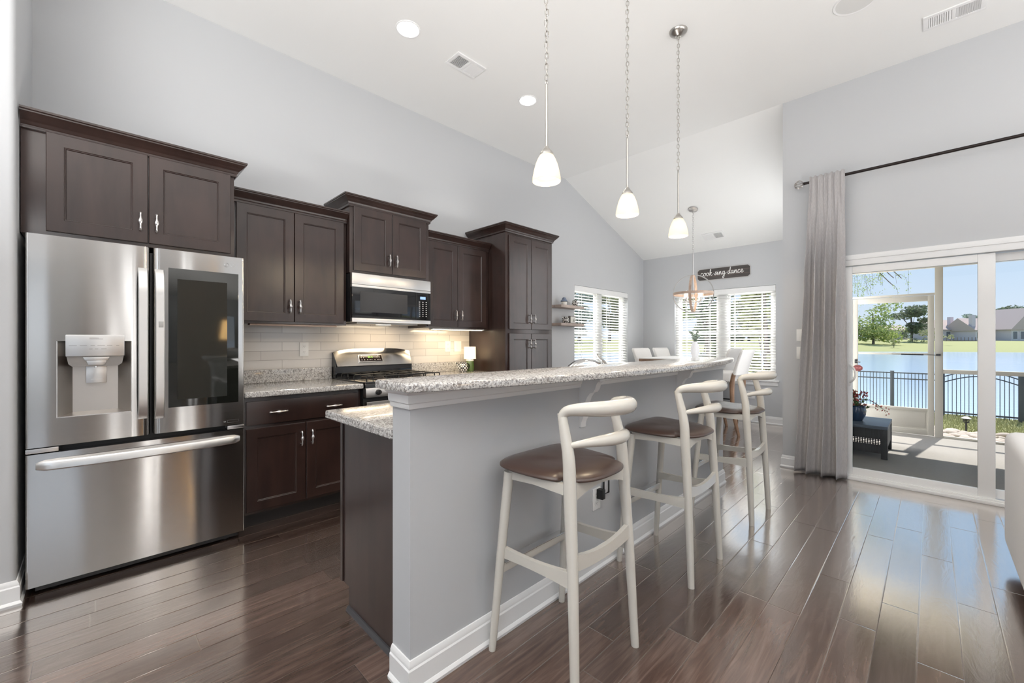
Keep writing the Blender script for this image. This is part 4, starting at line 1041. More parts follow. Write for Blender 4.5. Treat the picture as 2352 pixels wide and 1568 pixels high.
r = thing('ceiling_speaker', (3.735, .37, HC), 'round white in-ceiling speaker near the upper right corner', 'speaker')
B().lathe([(.112, -.004), (.124, -.006), (.130, 0), (.112, 0)], (3.735, .37, HC), 48).build('bezel', TRIM, r)
B().lathe([(0, -.005), (.113, -.004), (.113, 0), (0, 0)], (3.735, .37, HC), 48).build('grille', M('speaker_cloth', (.70, .70, .69), .8), r)

# ------------------------------------------------------------------ chandelier
cx, cy, cz = 6.07, 2.411, 1.925
K = thing('chandelier', (cx, cy, HC - (cx - XD) * .371), 'orb chandelier with wood bands and candle lights over the dining table', 'chandelier')
zc = HC - (cx - XD) * .371
mt = Matrix.Translation((cx, cy, zc)) @ Matrix.Rotation(sl, 4, 'Y')
B().lathe([(0, -.03), (.02, -.03), (.062, -.016), (.066, -.002), (0, -.002)], n=32, mtx=mt).build('canopy', PEWTER, K)
chain((cx, cy, zc - .03), (cx, cy, 2.50), .036, .0025, .010).build('chain', PEWTER, K)
B().tube([(cx, cy, 2.50), (cx, cy, cz - .215)], .0075, 12).build('stem', PEWTER, K)
Rb = .268
def band(name, mat, rot, rad, w, t):
    pts = [Vector((rad * math.cos(a), rad * math.sin(a), 0)) for a in [2 * PI * k / 56 for k in range(56)]]
    b = bmesh.new(); rr = []
    for p in pts:
        n_ = p.normalized()
        rr.append([b.verts.new(q) for q in (p + n_ * t / 2 + Vector((0, 0, w / 2)), p + n_ * t / 2 - Vector((0, 0, w / 2)), p - n_ * t / 2 - Vector((0, 0, w / 2)), p - n_ * t / 2 + Vector((0, 0, w / 2)))])
    for i in range(56):
        a, c = rr[i], rr[(i + 1) % 56]
        for j in range(4): b.faces.new((a[j], a[(j + 1) % 4], c[(j + 1) % 4], c[j]))
    bmesh.ops.recalc_face_normals(b, faces=b.faces)
    B().add(b, Matrix.Translation((cx, cy, cz)) @ rot).build(name, mat, K)
band('wood_band', LIGHTWOOD, Matrix.Identity(4), Rb - .004, .034, .008)
yaw = R(-68.3 + 5)
band('metal_hoop', M('dark_steel_hoop', (.33, .32, .31), .3, 1.), Matrix.Rotation(yaw, 4, 'Z') @ Matrix.Rotation(R(90), 4, 'X'), Rb, .014, .012)
band('wood_hoop', LIGHTWOOD, Matrix.Rotation(yaw + R(76), 4, 'Z') @ Matrix.Rotation(R(90), 4, 'X'), Rb - .008, .034, .008)
b = B()
for k in range(4):
    a = yaw + PI / 4 + k * PI / 2
    b.tube([(cx, cy, cz - .115), (cx + .15 * math.cos(a), cy + .15 * math.sin(a), cz - .115)], .005, 8)
b.build('arms', PEWTER, K)
for k in range(4):
    a = yaw + PI / 4 + k * PI / 2; q = (cx + .135 * math.cos(a), cy + .135 * math.sin(a), cz - .115)
    B().lathe([(0, 0), (.032, 0), (.034, .006), (.015, .008), (.015, .055), (0, .055)], q, 18).build('candle_cup', PEWTER, K)
    B().lathe([(.036, .008), (.037, .135), (.0355, .135), (.0345, .008)], q, 24).build('glass_cylinder', GLASS, K)
    B().lathe([(0, .055), (.011, .056), (.013, .062), (.019, .085), (.016, .12), (.004, .15), (0, .152)], q, 16).build('bulb', CANDLE, K)
lamp('chandelier_light', 'POINT', (cx, cy, cz - .02), 3, (1, .87, .68), shadow_soft_size=.12)

# ------------------------------------------------------------------ wall sign (hand-lettered strokes)
SG = thing('wall_sign', (XF, 2.366, 2.336), 'dark plank wall sign lettered cook sing dance', 'sign')
ya, yb_, za, zb = 2.768, 1.962, 2.243, 2.440; c_ = .035
def octo(i): return [(ya - i, za + c_ + .4 * i), (ya - i, zb - c_ - .4 * i), (ya - c_ - .4 * i, zb - i), (yb_ + c_ + .4 * i, zb - i), (yb_ + i, zb - c_ - .4 * i), (yb_ + i, za + c_ + .4 * i), (yb_ + c_ + .4 * i, za + i), (ya - c_ - .4 * i, za + i)]
B().prism(octo(0), 0, XF - .018, XF - .001).build('frame', M('white_washed_edge', (.55, .54, .53), .6), SG)
SIGN = mat_wood('dark_sign_planks', (.045, .040, .038), (.085, .075, .070), .6, 0, (2, 14, 2), 3)
B().prism(octo(.009), 0, XF - .021, XF - .0175).build('board', SIGN, SG)
b = B()
for k in (1, 2):
    z = za + (zb - za) * k / 3; b.box(XF - .0216, XF - .0206, yb_ + .014, ya - .014, z - .0015, z + .0015)
b.build('plank_joint', M('reddish_joint', (.25, .17, .15), .6), SG)
def stroke(b, pts, r):
    # pts in sign units: u to the right (towards -Y), v up
    P_ = spline([(XF - .0225, ya - .055 - u * .0322, za + .078 + v * .034) for u, v in pts], 6); b.tube(P_, r, 6)
b = B(); r_ = .0045
LET = {
 'c': ([[(1.0, 1.2), (.6, 1.5), (.15, 1.0), (.2, .2), (.7, .0), (1.3, .5)]], 1.3),
 'o': ([[(.9, 1.4), (.3, 1.2), (.15, .4), (.6, .0), (1.1, .5), (1.1, 1.2), (.8, 1.45), (1.1, 1.1), (1.5, 1.15)]], 1.45),
 'k': ([[(.1, .2), (.7, 2.2), (.75, 2.9), (.5, 2.6), (.25, .0)], [(.3, .7), (.9, 1.5), (1.1, 1.2), (.5, .8), (1.1, .0), (1.6, .4)]], 1.6),
 's': ([[(.0, .1), (.6, 1.2), (.8, 1.6), (.85, .6), (.5, .0), (.1, .15)], [(.5, .02), (1.2, .4)]], 1.2),
 'i': ([[(.0, .4), (.4, 1.4), (.3, .3), (.5, .0), (1.0, .5)], [(.55, 1.95), (.6, 2.05)]], .95),
 'n': ([[(.0, .4), (.3, 1.4), (.25, .0), (.4, .9), (.9, 1.4), (1.0, .4), (1.2, .0), (1.6, .5)]], 1.55),
 'g': ([[(1.0, 1.3), (.4, 1.3), (.15, .5), (.5, .0), (1.0, .9), (1.1, 1.4), (1.0, -.6), (.6, -1.7), (.2, -1.3), (.9, -.3), (1.7, .6)]], 1.6),
 'd': ([[(.95, 1.2), (.4, 1.2), (.15, .4), (.5, .0), (1.0, .8), (1.35, 2.6), (1.3, 3.0), (1.05, 1.2), (1.15, .1), (1.6, .4)]], 1.55),
 'a': ([[(.95, 1.3), (.4, 1.3), (.15, .5), (.5, .0), (1.0, .9), (1.1, 1.35), (1.0, .3), (1.2, .0), (1.6, .5)]], 1.55),
 'e': ([[(.1, .6), (.8, .9), (.85, 1.4), (.4, 1.4), (.15, .6), (.6, .0), (1.4, .5)]], 1.35)}
u = 0.1; slope_v = .0
for ch in 'cook.sing.dance':
    if ch == '.':
        u += .35; stroke(b, [(u, .75), (u + .12, .8)], .006); u += .55; continue
    st_, adv = LET[ch]
    for q in st_: stroke(b, [(u + a, c) for a, c in q], r_)
    u += adv
sc_u = u
b.build('lettering', M('white_lettering', (.88, .87, .85), .5), SG)

# ------------------------------------------------------------------ floating shelves and what stands on them
def shelf(z, label):
    o = B().box(4.49, 5.02, 3.555, YK - .001, z - .038, z, .002).build('wall_shelf', SHELFW); return tag(o, label, 'shelf', 'floating shelves by the window')
shelf(1.747, 'upper grey-brown floating shelf beside the window'); shelf(1.497, 'lower grey-brown floating shelf beside the window')
J = thing('lidded_jar', (4.66, 3.64, 1.748), 'small white jar with blue lid on the upper shelf', 'jar')
B().lathe([(0, 0), (.036, 0), (.040, .012), (.040, .045), (.034, .052), (0, .052)], (4.66, 3.64, 1.748), 24).build('body', M('cream_ceramic', (.78, .76, .72), .3), J)
B().lathe([(.048, .050), (.050, .058), (.040, .075), (.030, .082), (.030, .092), (.020, .108), (.008, .112), (0, .112)], (4.66, 3.64, 1.748), 24).build('lid', M('slate_blue_ceramic', (.16, .20, .28), .35), J)
pitcher((4.91, 3.64, 1.748), .95, 'black and white checkered creamer on the upper shelf', 'checkered pottery', (-.6, -.8))
pitcher((4.68, 3.63, 1.498), 1.0, 'black and white checkered creamer on the lower shelf', 'checkered pottery', (-.9, .1))
J = thing('picture_block', (4.85, 3.64, 1.498), 'small wooden picture block with pale front on the lower shelf', 'picture')
B().box(4.785, 4.915, 3.63, 3.665, 1.4985, 1.605, .002).build('frame', M('grey_box_frame', (.16, .15, .14), .6), J)
B().box(4.795, 4.905, 3.625, 3.632, 1.508, 1.596).build('print', M('pale_print', (.66, .65, .61), .6), J)
b = B()
for k in range(14):
    a = k * 2.4; q = .004 + .0028 * k
    b.lathe([(0, 0), (.006, .001), (0, .002)], n=8, mtx=Matrix.Translation((4.862 + q * .6 * math.cos(a), 3.625, 1.540 + q * .7 * math.sin(a))) @ Matrix.Rotation(R(90), 4, 'X'))
b.build('leaf_pattern', M('grey_leaf_ink', (.28, .29, .27), .6), J)

# ------------------------------------------------------------------ switches on the door wall, outlet on the far wall
def plate_x(name, y, z, x, label, kind):
    r = thing(name, (x, y, z), label, kind)
    B().box(x - .006, x, y - .06, y + .06, z - .058, z + .058, .002).build('cover_plate', WHITE, r)
    if kind == 'outlet':
        for dz in (-.024, .024): B().box(x - .008, x - .005, y - .016, y + .016, z + dz - .014, z + dz + .014, .001).build('receptacle', MARKL, r)
    else:
        for dy in (-.025, .025): B().box(x - .009, x - .005, y + dy - .012, y + dy + .012, z - .03, z + .03, .001).build('rocker', WHITE, r)
plate_x('wall_switch', .865, 1.300, XD, 'upper white switch plate half hidden behind the curtain', 'switch')
plate_x('wall_switch', .865, 1.130, XD, 'lower white switch plate half hidden behind the curtain', 'switch')
plate_x('wall_outlet', 1.97, .42, XF, 'white outlet on the dining wall below the window', 'outlet')

# ------------------------------------------------------------------ dining table, chairs, vase
T = thing('dining_table', (6.28, 2.62, 0), 'counter height wooden dining table with white top below the chandelier', 'table')
B().box(5.70, 6.86, 2.16, 3.06, .985, 1.0, .003).build('tabletop', M('white_table_surface', (.80, .79, .77), .3), T)
B().box(5.70, 6.86, 2.16, 3.06, .948, .985, .003).build('tabletop_edge', WALN, T)
b = B(); b.box(5.78, 6.78, 2.24, 2.26, .88, .948); b.box(5.78, 6.78, 2.96, 2.98, .88, .948); b.box(5.78, 5.80, 2.261, 2.959, .88, .948); b.box(6.76, 6.78, 2.261, 2.959, .88, .948); b.build('apron', WALN, T)
for x in (5.80, 6.47):
    for y in (2.26, 2.96): B().box(x - .035, x + .035, y - .035, y + .035, 0, .948, .004).build('leg', WALN, T)
def make_chair(label):
    """upholstered counter chair, faces +Y, origin under its centre"""
    r = thing('dining_chair', (0, 0, 0), label, 'chair', 'upholstered chairs round the dining table')
    b = B(); b.box(-.25, .25, -.20, .25, .695, .83, .035, 4); b.build('seat', LINEN, r)
    bm_ = bmesh.new(); nv = 14; prof = []
    rings = []
    for j in range(nv + 1):
        t = j / nv; z = .80 + .335 * t; yc = -.235 - .10 * t ** 1.3; wv = .255 + .012 * t; th = .075 - .015 * t
        if j == nv: wv -= .02; th -= .02
        ring = []
        for k in range(20):
            a = 2 * PI * k / 20; ca, sa = math.cos(a), math.sin(a)
            ring.append(bm_.verts.new((math.copysign(abs(ca) ** .35, ca) * wv, yc + math.copysign(abs(sa) ** .6, sa) * th / 2 - .02 * (1 - abs(math.copysign(abs(ca) ** .35, ca)) ** 2), z)))
        rings.append(ring)
    for r0, r1 in zip(rings, rings[1:]):
        for k in range(20): bm_.faces.new((r0[k], r0[(k + 1) % 20], r1[(k + 1) % 20], r1[k]))
    bm_.faces.new(rings[0][::-1]); bm_.faces.new(rings[-1]); bmesh.ops.recalc_face_normals(bm_, faces=bm_.faces)
    bo = B().add(bm_).build('backrest', LINEN, r, ang=60)
    b = B()
    for s in (-1, 1):
        for k in range(14):
            t = k / 13; z = .815 + .30 * t; y = -.235 - .10 * ((z - .80) / .335) ** 1.3 - .028
            b.lathe([(.0045, 0), (.0035, .003), (0, .0042)], n=8, mtx=Matrix.Translation((s * (.2635 + .010 * t), y + .012, z)) @ Matrix.Rotation(R(90 * s), 4, 'Y'))
    b.build('nailheads', PEWTER, bo)
    b = B()
    for k in range(16): b.lathe([(.0045, 0), (.0035, .003), (0, .0042)], n=8, mtx=Matrix.Translation((-.2505, -.17 + k * .026, .709)) @ Matrix.Rotation(R(-90), 4, 'Y'))
    b.build('seat_nailheads', BLACKM, r)
    for s in (-1, 1):
        sp = spline([(s * .235, -.235, .83), (s * .232, -.205, .68), (s * .232, -.215, .35), (s * .235, -.285, .0)], 8)
        B().tube(sp, lerp_list([.018, .026, .022, .016], len(sp)), 8, flat=(1, 1.2)).build('leg', WALN, r)
        sp = spline([(s * .225, .215, .70), (s * .225, .22, .3), (s * .225, .225, 0)], 6)
        B().tube(sp, lerp_list([.024, .02, .016], len(sp)), 8).build('leg', WALN, r)
    b = B(); b.box(-.225, .225, .205, .235, .28, .305, .003); b.box(-.235, -.215, -.22, .22, .33, .352, .003); b.box(.215, .235, -.22, .22, .33, .352, .003); b.build('footrest', BLACKM, r)
    return r
ch = make_chair('oatmeal upholstered dining chair pulled out on the right of the table')
ch.location = (6.165, 2.055, 0)
dup(ch, (6.775, 2.40, 0), 'oatmeal dining chair tucked in right of the vase, farther from camera')
dup(ch, (6.14, 2.93, 0), 'oatmeal dining chair at the left corner of the table, nearer camera', PI)
dup(ch, (6.84, 2.94, 0), 'oatmeal dining chair on the far left of the table near the window', PI)
V = thing('vase', (6.16, 2.42, 1.0), 'tall ribbed white vase on the dining table', 'vase')
prof = [(0, 0), (.030, 0), (.034, .004), (.052, .05), (.060, .11), (.054, .165), (.034, .215), (.030, .232), (.034, .240), (.030, .240), (.026, .232), (.028, .215), (0, .20)]
b = bmesh.new(); rings = []; n = 40
V_ = B().lathe(prof, (6.16, 2.42, 1.0), 40)
for v in V_.bm.verts:
    d = Vector((v.co.x - 6.16, v.co.y - 2.42)); a = math.atan2(d.y, d.x)
    f = 1 + .02 * math.cos(20 * a); v.co.x = 6.16 + d.x * f; v.co.y = 2.42 + d.y * f
V_.build('body', M('white_ceramic', (.80, .80, .82), .35), V)
random.seed(3)
EU = thing('eucalyptus_sprigs', (6.16, 2.42, 1.2), 'grey-green eucalyptus sprigs in the white vase', 'plant')
bs = B(); bl = B()
for k in range(11):
    a = random.uniform(0, 2 * PI); h = random.uniform(.09, .20); w = random.uniform(.03, .10)
    p0 = Vector((6.16, 2.42, 1.195)); p2 = p0 + Vector((w * math.cos(a), w * math.sin(a), .03 + h)); p1 = p0.lerp(p2, .5) + Vector((0, 0, .03))
    sp = spline([p0, p1, p2], 6); bs.tube(sp, .0018, 5)
    for i in range(3, len(sp)):
        for s in (0, 1):
            d = Vector((random.uniform(-1, 1), random.uniform(-1, 1), random.uniform(-.3, .7))).normalized(); e_ = d.orthogonal().normalized(); q = sp[i] + d * .012; r_ = random.uniform(.009, .015)
            vs = [bl.bm.verts.new(q + d * r_ * math.cos(t) + e_ * r_ * .8 * math.sin(t)) for t in [2 * PI * j / 8 for j in range(8)]]; bl.bm.faces.new(vs)
bs.build('stems', M('eucalyptus_stem', (.22, .24, .17), .6), EU); bl.build('leaves', M('eucalyptus_leaf', (.38, .46, .38), .6), EU)

# ------------------------------------------------------------------ sofa at the right edge
SF = thing('sofa', (2.5, -.75, 0), 'white upholstered sofa with rounded back at the right edge', 'sofa')
b = B(); b.box(1.45, 3.68, -.52, -.292, .085, .735, .06, 5); b.build('backrest', SOFA, SF)
b = B(); b.box(3.44, 3.675, -1.22, -.295, .085, .69, .06, 5); b.build('armrest', SOFA, SF)
b = B(); b.box(1.45, 1.68, -1.22, -.295, .085, .69, .06, 5); b.build('armrest', SOFA, SF)
b = B(); b.box(1.5, 3.62, -1.18, -.40, .09, .34, .04, 3); b.build('base', SOFA, SF)
for (xa, xb) in ((1.685, 2.558), (2.562, 3.435)): B().box(xa, xb, -1.20, -.515, .33, .48, .05, 4).build('seat_cushion', SOFA, SF)
for x in (1.56, 3.57):
    for y in (-1.12, -.38): B().lathe([(0, 0), (.018, 0), (.026, .09), (0, .09)], (x, y, 0), 14).build('leg', WALN, SF)

exec_marker = None
# ------------------------------------------------------------------ outside: porch
ZP = -.06
def conc():
    m = M('porch_concrete', (.46, .42, .37), .8); t = NT(m); v = t.coord(); f = t.noise(v, 30, 5, .6); g = t.noise(v, 2, 3)
    t.col(t.mix(f, (.205, .195, .19), t.mix(g, (.275, .26, .245), (.25, .23, .19)))); t.bump(t.noise(t.coord(scale=(60, 4, 1)), 3, 3), .1, .004); return m
CONC = conc()
struct(B().box(XD + .141, 8.16, -4.2, YJ - .14, ZP - .15, ZP).build('floor_porch', CONC, smooth=False))
ALU = M('almond_aluminium', (.50, .475, .425), .45)
struct(B().box(XD + .14, 8.20, -4.2, YJ - .13, 2.30, 2.42).build('ceiling_porch', M('porch_soffit', (.55, .50, .42), .6), smooth=False))
PX = 8.10
SE = thing('porch_screen_frame', (PX, -.5, ZP), 'almond aluminium screen frame enclosing the porch', 'screen frame')
B().box(PX - .03, PX + .03, -4.1, YJ - .14, 2.245, 2.30).build('header', ALU, SE)
for y0, y1 in ((-.112, -.034), (.845, .895), (-1.45, -1.39), (-2.9, -2.84)): B().box(PX - .028, PX + .028, y0, y1, ZP, 2.245, .003).build('post', ALU, SE)
B().box(PX - .025, PX + .025, -.034, .845, 1.875, 1.905, .003).build('transom', ALU, SE)
for (ya_, yb2) in ((-1.39, -.112), (-2.84, -1.45)):
    B().box(PX - .025, PX + .025, ya_, yb2, .808, .862, .003).build('rail', ALU, SE)
    B().box(PX - .025, PX + .025, ya_, yb2, ZP, ZP + .03, .003).build('rail', ALU, SE)
SD = thing('screen_door', (PX, .40, ZP), 'almond screen door with solid kick panel on the porch', 'screen door')
b = B(); y0, y1, z0, z1 = -.028, .838, ZP + .012, 1.870
b.box(PX - .018, PX + .018, y0, y0 + .062, z0, z1, .003); b.box(PX - .018, PX + .018, y1 - .062, y1, z0, z1, .003); b.box(PX - .018, PX + .018, y0 + .062, y1 - .062, 1.795, z1, .003); b.box(PX - .018, PX + .018, y0 + .062, y1 - .062, z0, z0 + .075, .003); b.box(PX - .018, PX + .018, y0 + .062, y1 - .062, .281, .315, .003); b.build('door_frame', ALU, SD)
b = B(); b.box(PX - .008, PX + .008, y0 + .06, y1 - .06, z0 + .07, .28); b.box(PX - .011, PX - .006, y0 + .085, y1 - .085, z0 + .095, .26, .002); b.build('kick_panel', ALU, SD)
B().box(PX - .014, PX + .014, y0 + .06, y1 - .06, 1.052, 1.078, .002).build('push_bar', ALU, SD)
b = B(); b.tube([(PX - .045, .30, 1.062), (PX - .045, .075, 1.060)], .011, 10); b.tube([(PX - .045, .40, 1.064), (PX - .045, -.06, 1.056)], .004, 8); b.box(PX - .05, PX - .02, -.09, -.045, 1.045, 1.072, .003); b.build('door_closer', BLACKP, SD)
b = B(); b.box(PX - .035, PX - .018, .780, .812, .915, .975, .003); b.tube([(PX - .045, .81, .945), (PX - .055, .745, .935)], .008, 8); b.build('latch', BLACKP, SD)
ST = thing('hanging_stop_sign', (PX - .045, .775, .845), 'small red octagonal sign hanging from the screen door latch', 'sign')
RED = M('dark_red_enamel', (.11, .018, .018), .4)
B().prism([(.775 + .062 * math.cos(R(22.5 + 45 * k)), .845 + .048 * math.sin(R(22.5 + 45 * k))) for k in range(8)], 0, PX - .052, PX - .046).build('plate', RED, ST)
B().add(text_mesh('STOP', .034, FRONTX(PX - .0525, .775, .845), .0005)).build('lettering', M('faded_pink_letters', (.50, .20, .19), .5), ST)
B().tube([(PX - .05, .775, .885), (PX - .055, .775, .935)], .002, 6).build('cord', BLACKP, ST)
# wicker storage bench and flower pot
WICK = M('black_wicker', (.018, .022, .026), .45); t_ = NT(WICK)
wv = t_.n('ShaderNodeTexBrick'); wv.inputs['Scale'].default_value = 40; wv.inputs['Color1'].default_value = (.016, .02, .024, 1); wv.inputs['Color2'].default_value = (.03, .036, .042, 1); wv.inputs['Mortar'].default_value = (.004, .004, .005, 1)
t_.l(t_.coord(), wv.inputs[0]); t_.col(wv.outputs['Color']); t_.bump(wv.outputs['Fac'], .6, .004)
WB = thing('wicker_bench', (6.5, .6, ZP), 'black wicker low table on the porch holding the flower pot', 'bench')
bx = (6.13, 6.83, .335, .86)
b = B(); b.box(bx[0], bx[1], bx[2], bx[3], .268, .305, .006); b.build('top', mat_paint('grey_wicker_top', (.09, .12, .16), .35, .5), WB)
b = B()
b.box(bx[0] + .01, bx[0] + .022, bx[2] + .01, bx[3] - .01, .155, .268); b.box(bx[0] + .01, bx[0] + .022, bx[2] + .01, bx[3] - .01, .0, .095)
b.box(bx[0] + .012, bx[1] - .012, bx[2] + .01, bx[2] + .022, .055, .268); b.box(bx[0] + .012, bx[1] - .012, bx[3] - .022, bx[3] - .01, .055, .268); b.box(bx[1] - .022, bx[1] - .01, bx[2] + .01, bx[3] - .01, .055, .268)
b.build('side_panel', WICK, WB)
b = B()
for k in range(22):
    y = bx[2] + .03 + k * .0225; b.tube([(bx[0] + .016, y, .09), (bx[0] + .016, y + .011, .16)], .0042, 5); b.tube([(bx[0] + .018, y + .011, .09), (bx[0] + .018, y, .16)], .0042, 5)
for z in (.108, .125, .142): b.tube([(bx[0] + .016, bx[2] + .02, z), (bx[0] + .016, bx[3] - .02, z)], .004, 5)
b.build('open_weave', WICK, WB)
for x in (bx[0] + .03, bx[1] - .03):
    for y in (bx[2] + .03, bx[3] - .03): B().box(x - .028, x + .028, y - .028, y + .028, ZP, .27, .004).build('leg', WICK, WB)
FP = thing('flower_pot', (6.42, .635, .305), 'blue glazed flower pot on the black wicker table', 'flower pot')
B().lathe([(0, 0), (.060, 0), (.066, .008), (.092, .07), (.098, .12), (.088, .165), (.094, .175), (.088, .178), (.08, .165), (0, .155)], (6.42, .635, .305), 32).build('pot', M('blue_glaze', (.012, .045, .11), .15, coat=.5), FP)
random.seed(11)
FL = thing('red_flowers', (6.42, .635, .47), 'red blossoms and green leaves in the blue pot', 'flowers')
bf, bl2, bs2 = B(), B(), B()
for k in range(46):
    a = random.uniform(0, 2 * PI); rr = random.uniform(.0, .13); h = random.uniform(.03, .20)
    q = Vector((6.42 + rr * math.cos(a), .635 + rr * math.sin(a), .47 + h - rr * .3))
    bs2.tube([(6.42, .635, .46), q], .002, 4)
    tgt = bf if random.random() < .55 else bl2
    for j in range(7 if tgt is bf else 6):
        d = Vector((random.uniform(-1, 1), random.uniform(-1, 1), random.uniform(-.5, 1))).normalized(); e_ = d.orthogonal().normalized(); L0 = random.uniform(.018, .034)
        vs = [tgt.bm.verts.new(q + d * L0 * a_ + e_ * L0 * b__) for a_, b__ in ((0, 0), (.5, .38), (1, .0), (.5, -.38))]; tgt.bm.faces.new(vs)
for k in range(3):   # trailing stem to the right
    s0 = Vector((6.42, .59, .55)); s1 = Vector((6.38, .44 - .04 * k, .50 - .03 * k)); bs2.tube(spline([s0, s0.lerp(s1, .5) + Vector((0, 0, .04)), s1], 5), .002, 4)
    for j in range(8):
        d = Vector((random.uniform(-1, 1), random.uniform(-1, 1), random.uniform(-1, 1))).normalized(); e_ = d.orthogonal().normalized(); q = s1 + Vector((0, random.uniform(-.02, .05), random.uniform(-.03, .04)))
        vs = [bf.bm.verts.new(q + d * .024 * a_ + e_ * .024 * b__) for a_, b__ in ((0, 0), (.5, .38), (1, .0), (.5, -.38))]; bf.bm.faces.new(vs)
bf.build('blossoms', M('red_petals', (.42, .05, .045), .6), FL, smooth=False); bl2.build('leaves', M('flower_leaf', (.09, .17, .05), .6), FL, smooth=False); bs2.build('stems', M('flower_stem', (.12, .18, .06), .6), FL)

# ------------------------------------------------------------------ outside: ground, lake, far shore
def grassmat(name, a, b_):
    m = M(name, a, .9, spec=.1); t = NT(m); v = t.coord(); f = t.noise(v, 1.2, 5, .65); g = t.noise(v, 40, 3)
    t.col(t.mix(t.math('MULTIPLY', t.math('ADD', f, g), .5), a, b_)); t.bump(g, .4, .03); return m
GR = grassmat('lawn_grass', (.26, .27, .13), (.42, .42, .22))
GRF = grassmat('far_lawn_grass', (.29, .31, .13), (.38, .385, .20))
b = B(); b.box(8.16, 11.35, -14, 30, -.5, -.12); b.box(-4, 8.16, YK + .15, 30, -.5, -.12); b.box(5.2, 8.16, -14, -4.2, -.5, -.12)
struct(b.build('ground_lawn', GR, smooth=False), 'near lawn between the porch and the black fence', 'lawn')
WAT = M('lake_water', (.44, .58, .76), .14, spec=.5); t_ = NT(WAT); t_.bump(t_.noise(t_.coord(scale=(1.2, .5, 1)), 2.2, 3), .12, .05)
struct(B().box(11.35, 260, -220, 260, -.56, -.5).build('ground_lake', WAT, smooth=False), 'blue lake behind the fence', 'lake')
def polar(px, d, z=0):   # image column and depth along the view axis -> ground point
    c, s = math.cos(R(45.1045)), math.sin(R(45.1045)); l = (px - 1176) / 959.494 * d
    return Vector((c * d + s * l, s * d - c * l, z))
b = bmesh.new(); prev = None
for px in range(900, 3001, 60):
    row = [b.verts.new(polar(px, d, z)) for d, z in ((66 + 6 * math.sin(px * .004), -.56), (67 + 6 * math.sin(px * .004), -.35), (80, .25), (97, 1.15), (130, 1.9), (230, 3.0))]
    if prev:
        for i in range(5): b.faces.new((prev[i], row[i], row[i + 1], prev[i + 1]))
    prev = row
bmesh.ops.recalc_face_normals(b, faces=b.faces)
struct(B().add(b).build('ground_far_shore', GRF), 'sunlit grass slope on the far side of the lake', 'lawn')
# fence
FXP = 10.96
FN = thing('metal_fence', (FXP, .6, -.12), 'black metal picket fence left of the arched gate', 'fence')
def pickets(b, ya_, yb2, ztop, step=.05):
    n = int(round((yb2 - ya_) / step))
    for i in range(1, n):
        y = ya_ + (yb2 - ya_) * i / n; zt_ = ztop(y)
        b.box(FXP - .0055, FXP + .0055, y - .0045, y + .0045, -.10, zt_)
for (ya_, yb2) in ((.565, 2.4), (-.125, .508)):
    b = B(); pickets(b, ya_, yb2, lambda y: .65)
    for z in (.635, .525, -.045): b.box(FXP - .012, FXP + .012, ya_, yb2, z - .008, z + .012)
    b.build('picket_panel', FENCE, FN, smooth=False)
for y in (.5365, 2.43): B().box(FXP - .028, FXP + .028, y - .028, y + .028, -.12, .675, .004).build('post', FENCE, FN)
FG = thing('fence_gate', (FXP, -.62, -.12), 'black metal gate with arched top rail in the fence', 'gate')
b = B(); arch = lambda y: .60 + .125 * math.cos((y + .60) / .44 * PI / 2)
pickets(b, -1.035, -.165, arch)
for dz in (0.0, -.10):
    b.tube([(FXP, y, arch(y) + dz) for y in [-1.035 + .87 * k / 20 for k in range(21)]], .010, 6)
b.box(FXP - .012, FXP + .012, -1.035, -.165, -.057, -.030); b.build('picket_panel', FENCE, FG, smooth=False)
for y in (-.145, -1.06): B().box(FXP - .030, FXP + .030, y - .030, y + .030, -.12, .70, .004).build('post', FENCE, FG)
FN2 = thing('metal_fence', (FXP, -2.5, -.12), 'black metal picket fence right of the arched gate', 'fence')
b = B(); pickets(b, -3.9, -1.09, lambda y: .65)
for z in (.635, .525, -.045): b.box(FXP - .012, FXP + .012, -3.9, -1.09, z - .008, z + .012)
b.build('picket_panel', FENCE, FN2, smooth=False)
# path light
PL = thing('path_light', (9.2, -.367, -.12), 'small black path light standing in the lawn', 'path light')
B().tube([(9.2, -.367, -.12), (9.2, -.367, .03)], .011, 8).build('stake', BLACKP, PL)
B().lathe([(0, .062), (.020, .060), (.055, .036), (.056, .032), (0, .032)], (9.2, -.367, .06), 16).build('cap', M('pale_cap', (.6, .6, .58), .5), PL)
b = B()
for z in (.03, .052, .072, .09): b.lathe([(.030, 0), (.036, .004), (.030, .008), (.030, 0)], (9.2, -.367, z), 14)
for k in range(4): b.tube([(9.2 + .03 * math.cos(k * PI / 2), -.367 + .03 * math.sin(k * PI / 2), .03), (9.2 + .03 * math.cos(k * PI / 2), -.367 + .03 * math.sin(k * PI / 2), .098)], .004, 5)
b.build('lantern_cage', BLACKP, PL)
